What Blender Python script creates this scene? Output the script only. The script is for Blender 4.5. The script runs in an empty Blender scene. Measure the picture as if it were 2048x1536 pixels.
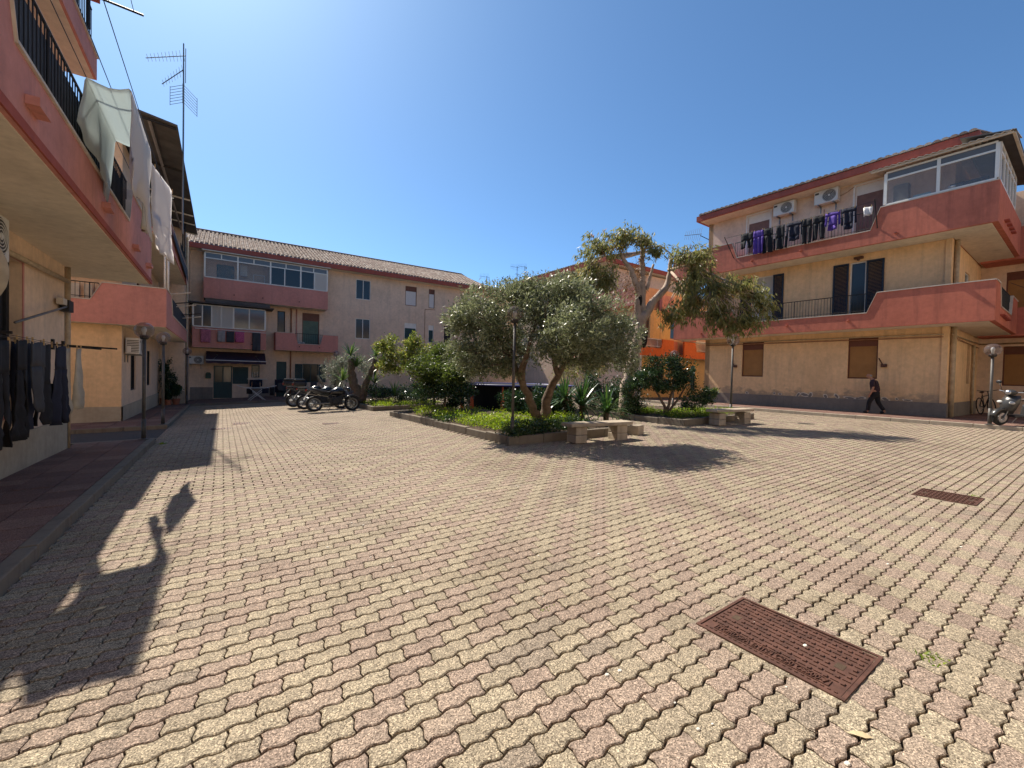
import bpy, bmesh, math, random
import numpy as np
from mathutils import Vector, Matrix
random.seed(7); rng = np.random.default_rng(11)
sc = bpy.context.scene
COL = sc.collection
R = math.radians
# ------------------------------------------------------------------ camera
CAM_H = 1.65
yaw, pit, rol = R(34.306), R(1.150), R(1.3257)
FW0 = Vector((math.sin(yaw), math.cos(yaw), 0)); RT0 = Vector((math.cos(yaw), -math.sin(yaw), 0)); ZZ = Vector((0, 0, 1))
FWD = FW0*math.cos(pit) - ZZ*math.sin(pit); UP0 = FW0*math.sin(pit) + ZZ*math.cos(pit)
RT = RT0*math.cos(rol) + UP0*math.sin(rol); UP = -RT0*math.sin(rol) + UP0*math.cos(rol)
cd = bpy.data.cameras.new('camera'); cam = bpy.data.objects.new('camera', cd); COL.objects.link(cam)
m3 = Matrix((RT, UP, -FWD)).transposed()
cam.matrix_world = Matrix.Translation((0, 0, CAM_H)) @ m3.to_4x4()
cd.sensor_width = 36; cd.lens = 850.1/2048*36; cd.clip_start = .05; cd.clip_end = 600
sc.camera = cam
# ------------------------------------------------------------------ light
SUN_EL, SUN_AZ = R(50.4), R(-8.0)       # azimuth measured from +Y towards +X
wd = bpy.data.worlds.new('World'); sc.world = wd; wd.use_nodes = True
nt = wd.node_tree; bg = nt.nodes['Background']
sky = nt.nodes.new('ShaderNodeTexSky'); sky.sky_type = 'NISHITA'; sky.sun_disc = False
sky.sun_elevation = SUN_EL; sky.sun_rotation = SUN_AZ; sky.altitude = 50; sky.air_density = .66; sky.dust_density = .55; sky.ozone_density = 6.0
tn = nt.nodes.new('ShaderNodeMix'); tn.data_type = 'RGBA'; tn.blend_type = 'MULTIPLY'; tn.inputs[0].default_value = 1; tn.inputs[7].default_value = (.80, 1.0, 1.0, 1)
nt.links.new(sky.outputs[0], tn.inputs[6]); nt.links.new(tn.outputs[2], bg.inputs[0]); bg.inputs[1].default_value = .108
sl = bpy.data.lights.new('sun', 'SUN'); sl.energy = 4.7; sl.angle = R(.53); sl.color = (1, .91, .78)
so = bpy.data.objects.new('sun', sl); COL.objects.link(so)
sd = Vector((math.sin(SUN_AZ)*math.cos(SUN_EL), math.cos(SUN_AZ)*math.cos(SUN_EL), math.sin(SUN_EL)))
so.rotation_euler = sd.to_track_quat('Z', 'Y').to_euler(); so.location = (-5, 30, 40)
vs = sc.view_settings; sc.display_settings.display_device = 'sRGB'
vs.view_transform = 'Standard'; vs.look = 'None'; vs.exposure = 0.85; vs.gamma = 1; vs.use_curve_mapping = False
sc.cycles.max_bounces = 10; sc.cycles.diffuse_bounces = 6; sc.cycles.transparent_max_bounces = 12
# ------------------------------------------------------------------ helpers
def gz(x, y):                            # the courtyard falls gently towards the far left
    return .0191*x - .013*y*min(max(1 - x/19., 0), 1.1)
def tag(o, label=None, cat=None, group=None, kind=None):
    if label: o['label'] = label
    if cat: o['category'] = cat
    if group: o['group'] = group
    if kind: o['kind'] = kind
    return o
def empty(name, loc=(0, 0, 0), rz=0, label=None, cat=None, group=None, kind=None):
    o = bpy.data.objects.new(name, None); COL.objects.link(o); o.location = loc; o.rotation_euler = (0, 0, rz); o.empty_display_size = .2
    return tag(o, label, cat, group, kind)
def copy_tree(o, parent=None):
    c = o.copy(); COL.objects.link(c)
    c.parent = parent
    for ch in list(o.children): copy_tree(ch, c)
    return c
class Fac:
    """facade frame: u along the wall, v up, d outwards"""
    def __init__(s, o, u, d): s.o = Vector(o); s.u = Vector(u); s.d = Vector(d)
    def P(s, u, v, d): p = s.o + s.u*u + s.d*d; return (p.x, p.y, p.z + v)
class MB:
    def __init__(s): s.v = []; s.f = []
    def add(s, vs, fs):
        n = len(s.v); s.v += [tuple(v) for v in vs]; s.f += [tuple(i + n for i in f) for f in fs]; return s
    BF = [(0, 3, 2, 1), (4, 5, 6, 7), (0, 1, 5, 4), (1, 2, 6, 5), (2, 3, 7, 6), (3, 0, 4, 7)]
    def box(s, x0, x1, y0, y1, z0, z1):
        return s.add([(x0, y0, z0), (x1, y0, z0), (x1, y1, z0), (x0, y1, z0), (x0, y0, z1), (x1, y0, z1), (x1, y1, z1), (x0, y1, z1)], s.BF)
    def obox(s, c, sx, sy, sz, M=None):
        M = M or Matrix.Identity(3); c = Vector(c)
        vs = [c + M @ Vector((a*sx/2, b*sy/2, d*sz/2)) for d in (-1, 1) for a, b in ((-1, -1), (1, -1), (1, 1), (-1, 1))]
        return s.add(vs, s.BF)
    def fbox(s, F, u0, u1, v0, v1, d0, d1):
        return s.add([F.P(u0, v0, d0), F.P(u1, v0, d0), F.P(u1, v0, d1), F.P(u0, v0, d1), F.P(u0, v1, d0), F.P(u1, v1, d0), F.P(u1, v1, d1), F.P(u0, v1, d1)], s.BF)
    def tube(s, pts, rs, n=8, caps=True):
        pts = [Vector(p) for p in pts]
        if not hasattr(rs, '__len__'): rs = [rs]*len(pts)
        base = len(s.v); T0 = None
        for i, p in enumerate(pts):
            t = (pts[min(i+1, len(pts)-1)] - pts[max(i-1, 0)])
            t = t.normalized() if t.length > 1e-9 else Vector((0, 0, 1))
            if T0 is None:
                a = t.orthogonal().normalized()
            else:
                a = T0 - t*T0.dot(t); a = a.normalized() if a.length > 1e-6 else t.orthogonal().normalized()
            T0 = a; b = t.cross(a)
            for k in range(n):
                an = 2*math.pi*k/n; s.v.append(tuple(p + (a*math.cos(an) + b*math.sin(an))*rs[i]))
        for i in range(len(pts)-1):
            for k in range(n):
                k2 = (k+1) % n; s.f.append((base+i*n+k, base+i*n+k2, base+(i+1)*n+k2, base+(i+1)*n+k))
        if caps:
            s.f.append(tuple(base+k for k in reversed(range(n)))); e = base+(len(pts)-1)*n; s.f.append(tuple(e+k for k in range(n)))
        return s
    def prism(s, poly, fn, t0, t1):
        n = len(poly); a = [fn(p, q, t0) for p, q in poly]; b = [fn(p, q, t1) for p, q in poly]
        fs = [tuple(reversed(range(n))), tuple(range(n, 2*n))] + [(i, (i+1) % n, n+(i+1) % n, n+i) for i in range(n)]
        return s.add(a+b, fs)
    def lathe(s, prof, c, n=16, axis='z'):
        base = len(s.v); c = Vector(c)
        for r, h in prof:
            for k in range(n):
                a = 2*math.pi*k/n; x, y = r*math.cos(a), r*math.sin(a)
                o = {'z': (x, y, h), 'y': (x, h, y), 'x': (h, x, y)}[axis]; s.v.append(tuple(c + Vector(o)))
        for i in range(len(prof)-1):
            for k in range(n):
                k2 = (k+1) % n; s.f.append((base+i*n+k, base+i*n+k2, base+(i+1)*n+k2, base+(i+1)*n+k))
        return s
    def ball(s, c, rx, ry=None, rz=None, n=14, m=8):
        ry = ry or rx; rz = rz or rx; c = Vector(c); base = len(s.v)
        for i in range(1, m):
            t = math.pi*i/m
            for k in range(n):
                a = 2*math.pi*k/n; s.v.append((c.x+rx*math.sin(t)*math.cos(a), c.y+ry*math.sin(t)*math.sin(a), c.z+rz*math.cos(t)))
        s.v.append((c.x, c.y, c.z+rz)); s.v.append((c.x, c.y, c.z-rz)); tp = len(s.v)-2
        for k in range(n):
            k2 = (k+1) % n; s.f.append((tp, base+k, base+k2)); s.f.append((tp+1, base+(m-2)*n+k2, base+(m-2)*n+k))
            for i in range(m-2): s.f.append((base+i*n+k, base+(i+1)*n+k, base+(i+1)*n+k2, base+i*n+k2))
        return s
    def build(s, name, mat, parent=None, smooth=False, fix=True, bevel=0, kind=None):
        me = bpy.data.meshes.new(name); me.from_pydata(s.v, [], s.f)
        if fix:
            bm = bmesh.new(); bm.from_mesh(me); bmesh.ops.recalc_face_normals(bm, faces=bm.faces); bm.to_mesh(me); bm.free()
        if smooth: me.polygons.foreach_set('use_smooth', [True]*len(me.polygons))
        me.materials.append(M[mat]); o = bpy.data.objects.new(name, me); COL.objects.link(o)
        if parent: o.parent = parent
        if bevel:
            b = o.modifiers.new('bevel', 'BEVEL'); b.width = bevel; b.segments = 2; b.limit_method = 'ANGLE'
        if kind: o['kind'] = kind
        return o
def rot(ax, a): return Matrix.Rotation(a, 3, ax)
# ------------------------------------------------------------------ materials
M = {}
def new(name):
    m = bpy.data.materials.new(name); m.use_nodes = True; M[name] = m
    nt = m.node_tree; return m, nt, nt.nodes, nt.links, nt.nodes['Principled BSDF']
def pos(N, L, sc=(1, 1, 1)):
    g = N.new('ShaderNodeNewGeometry'); mp = N.new('ShaderNodeMapping'); mp.inputs['Scale'].default_value = sc
    L.new(g.outputs['Position'], mp.inputs[0]); return mp.outputs[0]
def noise(N, L, vec, scale, det=4, rough=.6):
    n = N.new('ShaderNodeTexNoise'); n.inputs['Scale'].default_value = scale; n.inputs['Detail'].default_value = det; n.inputs['Roughness'].default_value = rough
    L.new(vec, n.inputs['Vector']); return n.outputs[0]
def ramp(N, L, fac, stops):
    r = N.new('ShaderNodeValToRGB'); e = r.color_ramp.elements
    while len(e) < len(stops): e.new(.5)
    for i, (p, c) in enumerate(stops): e[i].position = p; e[i].color = (*c, 1) if len(c) == 3 else c
    L.new(fac, r.inputs[0]); return r.outputs[0]
def mixc(N, L, a, b, fac, mode='MIX'):
    m = N.new('ShaderNodeMix'); m.data_type = 'RGBA'; m.blend_type = mode
    for inp, v in ((m.inputs[0], fac), (m.inputs[6], a), (m.inputs[7], b)):
        if isinstance(v, (int, float)): inp.default_value = v
        elif isinstance(v, tuple): inp.default_value = (*v, 1)
        else: L.new(v, inp)
    return m.outputs[2]
def bump(N, L, P, h, st, dist=.01):
    b = N.new('ShaderNodeBump'); b.inputs['Strength'].default_value = st; b.inputs['Distance'].default_value = dist
    L.new(h, b.inputs['Height']); L.new(b.outputs[0], P.inputs['Normal'])
def plain(name, c, rough=.6, metal=0, var=.15, scale=6, bst=0, spec=.4):
    m, nt, N, L, P = new(name); P.inputs['Roughness'].default_value = rough; P.inputs['Metallic'].default_value = metal
    P.inputs['Specular IOR Level'].default_value = spec
    p = pos(N, L); n = noise(N, L, p, scale, 5)
    d = tuple(max(0, x*(1-var)) for x in c); l = tuple(min(1, x*(1+var)) for x in c)
    L.new(ramp(N, L, n, [(.3, d), (.7, l)]), P.inputs['Base Color'])
    if bst: bump(N, L, P, noise(N, L, p, scale*12, 4), bst)
def plaster(name, c, stain=(.3, .24, .18), amt=.5, bst=.35):
    m, nt, N, L, P = new(name); P.inputs['Roughness'].default_value = .92; P.inputs['Specular IOR Level'].default_value = .15
    p = pos(N, L); big = noise(N, L, p, .7, 5, .65); st = noise(N, L, pos(N, L, (1.6, 1.6, .13)), 2.2, 6, .7); fine = noise(N, L, p, 90, 3); trow = noise(N, L, p, 7, 5, .65)
    d = tuple(x*.80 for x in c); l = tuple(min(1, x*1.1) for x in c)
    a = ramp(N, L, big, [(.25, d), (.5, c), (.75, l)])
    s2 = ramp(N, L, st, [(.50, (0, 0, 0)), (.78, (amt, amt, amt))])
    b = mixc(N, L, a, stain, s2)
    t = ramp(N, L, trow, [(.3, (.87, .87, .87)), (.7, (1.06, 1.06, 1.06))])
    L.new(mixc(N, L, b, t, 1., 'MULTIPLY'), P.inputs['Base Color'])
    ad = N.new('ShaderNodeMath'); ad.operation = 'MULTIPLY_ADD'; L.new(trow, ad.inputs[0]); ad.inputs[1].default_value = .7; L.new(fine, ad.inputs[2])
    bump(N, L, P, ad.outputs[0], bst, .012)
plaster('beige', (.77, .52, .29), (.42, .3, .2), .6)
plaster('beige_pink', (.74, .55, .39), (.46, .36, .28), .6)
plaster('beige_upper', (.72, .54, .40), (.44, .35, .28), .6)
plaster('terracotta', (.50, .165, .11), (.22, .085, .065), .75)
plaster('pink', (.56, .25, .205), (.34, .17, .15), .6)
plaster('orange', (.56, .135, .04), (.3, .08, .04), .3)
plaster('ochre', (.62, .38, .15))
plaster('peach', (.66, .37, .20))
plaster('kerb_pale', (.40, .345, .27), (.2, .17, .13), .6)  # lighter kerb copy, with the sun on the right-hand kerb in its colour
plaster('cream', (.72, .64, .52), (.42, .34, .26), .35)
plaster('grey_plinth', (.23, .20, .17), (.13, .11, .1), .5)
plaster('pale_plinth', (.44, .37, .27), (.26, .2, .14), .5)
plaster('concrete', (.20, .17, .135), (.09, .075, .06), .8)  # darkened: shade on the planter kerb fronts put into the colour
plaster('stone', (.42, .35, .27), (.17, .14, .11), .7)
plaster('fascia', (.36, .095, .07), (.18, .07, .06), .5)
def damp(name, src, z0, z1):
    m = M[src].copy(); m.name = name; M[name] = m; N, L = m.node_tree.nodes, m.node_tree.links; P = N['Principled BSDF']
    old = P.inputs['Base Color'].links[0].from_socket; g = N.new('ShaderNodeNewGeometry'); sx = N.new('ShaderNodeSeparateXYZ'); L.new(g.outputs['Position'], sx.inputs[0])
    mr = N.new('ShaderNodeMapRange'); mr.inputs['From Min'].default_value = z0; mr.inputs['From Max'].default_value = z1; mr.inputs['To Min'].default_value = .34; mr.inputs['To Max'].default_value = -.12; L.new(sx.outputs[2], mr.inputs[0])
    n = noise(N, L, pos(N, L, (1, 1, 1.6)), 2.3, 6, .65); ad = N.new('ShaderNodeMath'); L.new(n, ad.inputs[0]); L.new(mr.outputs[0], ad.inputs[1])
    f = ramp(N, L, ad.outputs[0], [(.62, (0, 0, 0)), (.80, (.75, .75, .75))]); L.new(mixc(N, L, old, (.30, .235, .17), f), P.inputs['Base Color'])
damp('beige_damp', 'beige', 1.0, 1.75)
plain('coping', (.52, .46, .38), .8, bst=.2)
plain('white_frame', (.70, .68, .62), .45, var=.06)
plain('white_paint', (.75, .73, .68), .5, var=.08)
plain('brown_frame', (.13, .045, .022), .5)
plain('tan_shutter', (.33, .165, .05), .6, var=.12, scale=3)
plain('maroon_shutter', (.20, .115, .095), .6)
plain('navy', (.012, .02, .033), .5, var=.2)
plain('dark_green', (.014, .05, .052), .5)
plain('green_shutter', (.10, .16, .12), .6)
plain('dark_void', (.02, .021, .024), .9)
plain('interior', (.22, .19, .16), .9)
plain('iron', (.018, .018, .02), .55, .3)
plain('pole_grey', (.085, .08, .075), .55, .3, var=.3, scale=9, bst=.2)
plain('pipe', (.40, .31, .2), .6, var=.25)
plain('pipe_brown', (.27, .13, .07), .6, var=.25)
plain('rust_iron', (.098, .045, .031), .72, .25, var=.4, scale=14, bst=.3)
plain('black_rubber', (.012, .012, .013), .75, var=.25)
plain('black_paint', (.012, .013, .016), .22, .0, var=.2, spec=.6)
plain('dark_plastic', (.02, .02, .022), .5)
plain('silver', (.52, .53, .55), .3, .9, var=.08)
plain('grey_metal', (.18, .185, .19), .4, .7)
plain('red_lens', (.35, .012, .01), .2)
plain('scooter_grey', (.07, .068, .066), .3, .4)
plain('brown_seat', (.05, .03, .02), .6)
plain('ac_white', (.60, .60, .57), .45, var=.06)
plain('ac_dark', (.05, .05, .05), .6)
plain('awning', (.045, .028, .045), .85, var=.15)
plain('canopy', (.085, .08, .078), .8, var=.3, scale=2)
plain('skin', (.38, .19, .12), .55, var=.08)
plain('hair', (.25, .23, .21), .8)
plain('shirt', (.035, .018, .026), .9, var=.5, scale=40)
plain('black_cloth', (.011, .011, .014), .9, var=.3)
plain('blue_black_cloth', (.012, .014, .028), .9, var=.3)
plain('charcoal_cloth', (.045, .048, .056), .9)
plain('purple_cloth', (.075, .035, .24), .85)
plain('beige_cloth', (.40, .35, .27), .9)
plain('pink_cloth', (.42, .09, .19), .9, var=.35, scale=14)
plain('grey_cloth', (.27, .255, .26), .9)
plain('white_cloth', (.62, .60, .58), .9, var=.05)
plain('rose_cloth', (.36, .12, .17), .9, var=.4, scale=18)
plain('mint_plastic', (.4, .55, .55), .4)
plain('peg', (.5, .33, .15), .7)
plain('wood', (.19, .1, .055), .7, var=.3, scale=10)
plain('tree_bark', (.15, .105, .075), .95, var=.45, scale=9, bst=.9)
plain('gum_bark', (.40, .305, .235), .85, var=.32, scale=3.0, bst=.35)
plain('dead_bark', (.02, .016, .014), .95)
plain('yucca_bark', (.14, .105, .08), .95, var=.35, scale=12, bst=.8)
plain('soil', (.07, .045, .028), 1, var=.4, scale=12, bst=.6)
plain('tarp_blue', (.015, .024, .15), .5)
plain('tramp_orange', (.62, .13, .05), .7)
plain('net_black', (.006, .006, .007), .9)
plain('terracotta_pot', (.35, .13, .07), .8)
plain('mail_green', (.015, .06, .04), .5)
plain('bulb', (.8, .8, .76), .4)
plain('pebble', (.62, .58, .5), .8, var=.2)
plain('dry_leaf', (.50, .40, .24), .9)
plain('asphalt', (.055, .052, .05), .95, var=.3, scale=20, bst=.4)
plain('sand_joint', (.06, .042, .028), 1, var=.4, scale=30, bst=.5)
plain('sandy_mortar', (.24, .2, .145), 1, var=.35, scale=30, bst=.6)
plain('far_ground', (.2, .17, .13), 1)
# cloth that lets light through
def cloth_thin(name, c, tr=.45):
    m, nt, N, L, P = new(name); out = N['Material Output']; P.inputs['Roughness'].default_value = .95; P.inputs['Base Color'].default_value = (*c, 1)
    P.inputs['Specular IOR Level'].default_value = .1
    t = N.new('ShaderNodeBsdfTranslucent'); t.inputs[0].default_value = (*c, 1); mx = N.new('ShaderNodeMixShader'); mx.inputs[0].default_value = tr
    w = noise(N, L, pos(N, L), 160, 2); bump(N, L, P, w, .4, .004)
    L.new(P.outputs[0], mx.inputs[1]); L.new(t.outputs[0], mx.inputs[2]); L.new(mx.outputs[0], out.inputs[0])
cloth_thin('blanket', (.74, .72, .71), .5); cloth_thin('towel', (.80, .77, .75), .5); cloth_thin('green_net_cloth', (.66, .72, .72), .6); cloth_thin('curtain', (.62, .60, .55), .3)
# glass of windows: dark, reflecting; globes: smoky clear plastic
m, nt, N, L, P = new('pane'); P.inputs['Base Color'].default_value = (.022, .025, .028, 1); P.inputs['Roughness'].default_value = .12; P.inputs['Specular IOR Level'].default_value = .42
m, nt, N, L, P = new('pane_grey'); P.inputs['Base Color'].default_value = (.11, .105, .1, 1); P.inputs['Roughness'].default_value = .08; P.inputs['Specular IOR Level'].default_value = .6
def clear(name, tint, alpha, rough=.03):
    m, nt, N, L, P = new(name); out = N['Material Output']; P.inputs['Base Color'].default_value = (*tint, 1); P.inputs['Roughness'].default_value = rough; P.inputs['Specular IOR Level'].default_value = .6
    t = N.new('ShaderNodeBsdfTransparent'); mx = N.new('ShaderNodeMixShader'); mx.inputs[0].default_value = alpha
    L.new(t.outputs[0], mx.inputs[1]); L.new(P.outputs[0], mx.inputs[2]); L.new(mx.outputs[0], out.inputs[0])
clear('globe', (.16, .12, .11), .42); clear('clear_pane', (.3, .32, .33), .22); clear('windscreen', (.14, .16, .15), .5)
# leaves
def leafmat(name, stops, tr=.38, rough=.45, spec=.35):
    m, nt, N, L, P = new(name); out = N['Material Output']
    a = N.new('ShaderNodeAttribute'); a.attribute_name = 'tone'
    c = ramp(N, L, a.outputs['Fac'], stops); L.new(c, P.inputs['Base Color']); P.inputs['Roughness'].default_value = rough; P.inputs['Specular IOR Level'].default_value = spec
    t = N.new('ShaderNodeBsdfTranslucent'); hs = N.new('ShaderNodeHueSaturation'); hs.inputs['Saturation'].default_value = 1.15; hs.inputs['Value'].default_value = 1.5
    L.new(c, hs.inputs['Color']); L.new(hs.outputs[0], t.inputs[0])
    mx = N.new('ShaderNodeMixShader'); mx.inputs[0].default_value = tr
    L.new(P.outputs[0], mx.inputs[1]); L.new(t.outputs[0], mx.inputs[2]); L.new(mx.outputs[0], out.inputs[0])
leafmat('leaf_olive', [(0, (.07, .09, .042)), (.5, (.175, .195, .105)), (.82, (.30, .32, .20)), (1, (.42, .44, .33))], .32, .36, .5)
leafmat('leaf_gum', [(0, (.10, .115, .035)), (.5, (.22, .225, .085)), (.85, (.32, .28, .13)), (1, (.36, .19, .10))], .42)
leafmat('leaf_bright', [(0, (.05, .075, .02)), (.5, (.15, .18, .045)), (.9, (.27, .28, .085)), (1, (.34, .27, .11))], .42)
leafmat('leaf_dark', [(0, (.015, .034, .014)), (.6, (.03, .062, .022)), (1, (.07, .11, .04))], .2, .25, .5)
leafmat('leaf_cover', [(0, (.09, .16, .022)), (.5, (.19, .27, .04)), (1, (.34, .38, .08))], .45)
leafmat('leaf_silver', [(0, (.10, .12, .085)), (1, (.30, .32, .25))], .25)
leafmat('leaf_sword', [(0, (.03, .065, .022)), (.6, (.07, .13, .035)), (1, (.17, .22, .06))], .3, .35, .5)
leafmat('leaf_dry', [(0, (.10, .05, .03)), (1, (.26, .15, .07))], .3)
leafmat('leaf_petal', [(0, (.55, .2, .25)), (1, (.7, .4, .42))], .3)
# pavers and tiles: tone comes from the mesh or from the single piece
def paver_mat(name, stops, speck, spd=.35):
    m, nt, N, L, P = new(name); P.inputs['Roughness'].default_value = .85; P.inputs['Specular IOR Level'].default_value = .25
    a = N.new('ShaderNodeAttribute'); a.attribute_name = 'tone'; b = N.new('ShaderNodeAttribute'); b.attribute_type = 'OBJECT'; b.attribute_name = 'tone'
    s = N.new('ShaderNodeMath'); L.new(a.outputs['Fac'], s.inputs[0]); L.new(b.outputs['Fac'], s.inputs[1])
    c = ramp(N, L, s.outputs[0], stops); p = pos(N, L)
    v = N.new('ShaderNodeTexVoronoi'); v.inputs['Scale'].default_value = 190; L.new(p, v.inputs['Vector'])
    sp = N.new('ShaderNodeSeparateColor'); L.new(v.outputs['Color'], sp.inputs[0])
    g = ramp(N, L, sp.outputs[0], [(0, (.30, .28, .26)), (.22, (.62, .60, .58)), (.6, (1.08, 1.08, 1.06)), (.85, (1.35, 1.33, 1.28)), (.97, speck)])
    c2 = mixc(N, L, c, g, 1., 'MULTIPLY')
    bigv = noise(N, L, p, .55, 7, .7); d = ramp(N, L, bigv, [(.28, (.74, .72, .69)), (.5, (.98, .98, .97)), (.72, (1.10, 1.09, 1.07))])
    oil = ramp(N, L, noise(N, L, p, 1.9, 6, .75), [(.66, (1, 1, 1)), (.76, (.70, .68, .66))]); c2 = mixc(N, L, c2, oil, 1., 'MULTIPLY'); med = noise(N, L, p, 26, 4); d2 = ramp(N, L, med, [(.3, (.88, .87, .86)), (.75, (1.06, 1.06, 1.06))])
    L.new(mixc(N, L, mixc(N, L, c2, d, 1., 'MULTIPLY'), d2, 1., 'MULTIPLY'), P.inputs['Base Color'])
    bump(N, L, P, sp.outputs[1], spd, .003)
paver_mat('paver', [(0, (.25, .192, .158)), (.24, (.285, .222, .182)), (.42, (.30, .24, .192)), (.5, (.27, .229, .172)), (.75, (.302, .256, .19)), (.93, (.318, .274, .204)), (1, (.225, .185, .15))], (2.2, 2.15, 2.05), .6)
paver_mat('pave_tile', [(0, (.155, .09, .075)), (.6, (.19, .112, .092)), (1, (.23, .145, .118))], (1.2, 1.2, 1.2), .2)
paver_mat('roof_tile', [(0, (.22, .155, .125)), (.4, (.30, .21, .17)), (.75, (.38, .29, .235)), (1, (.43, .36, .31))], (1.15, 1.15, 1.12), .2)
# ------------------------------------------------------------------ ground, paving
RK = lambda y: 21.756 - .027*(y - 3.868)           # facade line of the right-hand house
KX = lambda y: RK(y) - 2.62                         # right kerb
g = MB(); g.add([(-300, -300, -1.2), (300, -300, -1.2), (300, 300, -1.2), (-300, 300, -1.2)], [(0, 1, 2, 3)])
tag(g.build('ground', 'far_ground'), 'plain sandy ground reaching beyond the houses', kind='structure')
def sheet(name, mat, xs, ys, dz, label, parent=None, zf=gz):
    mb = MB(); nx, ny = len(xs), len(ys)
    mb.v = [(x, y, zf(x, y)+dz) for y in ys for x in xs]
    mb.f = [(j*nx+i, j*nx+i+1, (j+1)*nx+i+1, (j+1)*nx+i) for j in range(ny-1) for i in range(nx-1)]
    o = mb.build(name, mat, parent)
    if not parent: tag(o, label, kind='structure')
    return o
lin = lambda a, b, n: [a+(b-a)*i/n for i in range(n+1)]
paving = sheet('courtyard_paving', 'sand_joint', lin(-10, 24, 17), lin(-9, 36, 22), -.022, 'wavy interlocking pink and straw coloured pavers of the sunny courtyard')
PL, PW, GAP, AMP = .25, .12, .009, .0098
def paver_outline(ns, nc):
    hx, hy = (PL-.0078)/2, (PW-.0112)/2; pts = []
    w = lambda x, y: (x + .0085*math.sin(2*math.pi*y/PW), y + AMP*math.sin(2*math.pi*x/(PL/2)))
    for i in range(ns): pts.append(w(-hx+2*hx*i/ns, -hy))
    for i in range(nc): pts.append(w(hx, -hy+2*hy*i/nc))
    for i in range(ns): pts.append(w(hx-2*hx*i/ns, hy))
    for i in range(nc): pts.append(w(-hx, hy-2*hy*i/nc))
    return np.array(pts)
def paver_template(ns, nc, lod):
    o = paver_outline(ns, nc); n = len(o); c = np.array([1-.006/(PL/2), 1-.006/(PW/2)])
    V = [np.c_[o*c, np.zeros(n)]]; F = [list(range(n))]
    if lod == 0: V += [np.c_[o, np.full(n, -.0045)], np.c_[o, np.full(n, -.024)]]
    else: V += [np.c_[o, np.full(n, -.022)]]
    for k in range(len(V)-1): F += [[k*n+i, (k+1)*n+i, (k+1)*n+(i+1) % n, k*n+(i+1) % n] for i in range(n)]
    return np.vstack(V), F
HOLES = [(2.60, 3.20, .775, 1.595), (7.845, 8.415, 1.08, 1.70)]
PLANT = {'A': [(5.5, 8.12), (9.3, 7.78), (7.75, 16.4), (5.47, 16.55)], 'B': [(11.85, 7.85), (15.9, 7.72), (15.9, 12.7), (11.95, 12.7)], 'C': [(5.5, 18.95), (9.2, 18.45), (9.2, 25.5), (5.6, 25.5)]}
def inpoly(x, y, P):
    c = False; j = len(P)-1
    for i in range(len(P)):
        if (P[i][1] > y) != (P[j][1] > y) and x < (P[j][0]-P[i][0])*(y-P[i][1])/(P[j][1]-P[i][1])+P[i][0]: c = not c
        j = i
    return c
T0, F0 = paver_template(10, 4, 0); T1, F1 = paver_template(6, 2, 1); T2, F2 = paver_template(1, 1, 1)
camv = np.array([0, 0, CAM_H]); cells = []
for j in range(int(-8.4/PW), int(31.5/PW)):
    y = j*PW
    for i in range(-10, 85):
        x = i*PL + (PL/2 if j % 2 else 0) + .03
        if x < -1.36 and y < 14.0: continue
        if x < -1.5: continue
        if x > KX(y)+.1 or y > 29.1: continue
        if any(a+.13 < x < b-.13 and c+.06 < y < d-.06 for a, b, c, d in HOLES): continue
        if any(inpoly(x, y, P) for P in PLANT.values()): continue
        z = gz(x, y); q = Vector((x, y, z)) - Vector((0, 0, CAM_H)); dz_ = q.dot(FWD)
        inv = dz_ > .2 and abs(q.dot(RT)/dz_) < 1.16 and -.88 < q.dot(UP)/dz_ < .5
        pink = ((i + (j//2)) % 2 == 0) ^ (random.random() < .10)
        t = random.uniform(.02, .43) if pink else random.uniform(.52, .92)
        if random.random() < .02: t = .99
        cut = any(a-.13 < x < b+.13 and c-.065 < y < d+.065 for a, b, c, d in HOLES)
        cells.append((x, y, z, t, q.length, inv, cut))
order = sorted([k for k, c in enumerate(cells) if c[5] and not c[6]], key=lambda k: cells[k][4])
near = set(order[:300])
pm = bpy.data.meshes.new('paver'); pm.from_pydata(T0.tolist(), [], F0); pm.materials.append(M['paver'])
for k in order[:300]:
    x, y, z, t, d, _, _ = cells[k]; e = .01
    o = bpy.data.objects.new('paver', pm); COL.objects.link(o); o.parent = paving
    o.location = (x, y, z + random.gauss(0, .0012))
    o.rotation_euler = (math.atan((gz(x, y+e)-gz(x, y-e))/(2*e)) + random.gauss(0, .004), -math.atan((gz(x+e, y)-gz(x-e, y))/(2*e)) + random.gauss(0, .003), random.gauss(0, .006))
    o['tone'] = t
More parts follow.
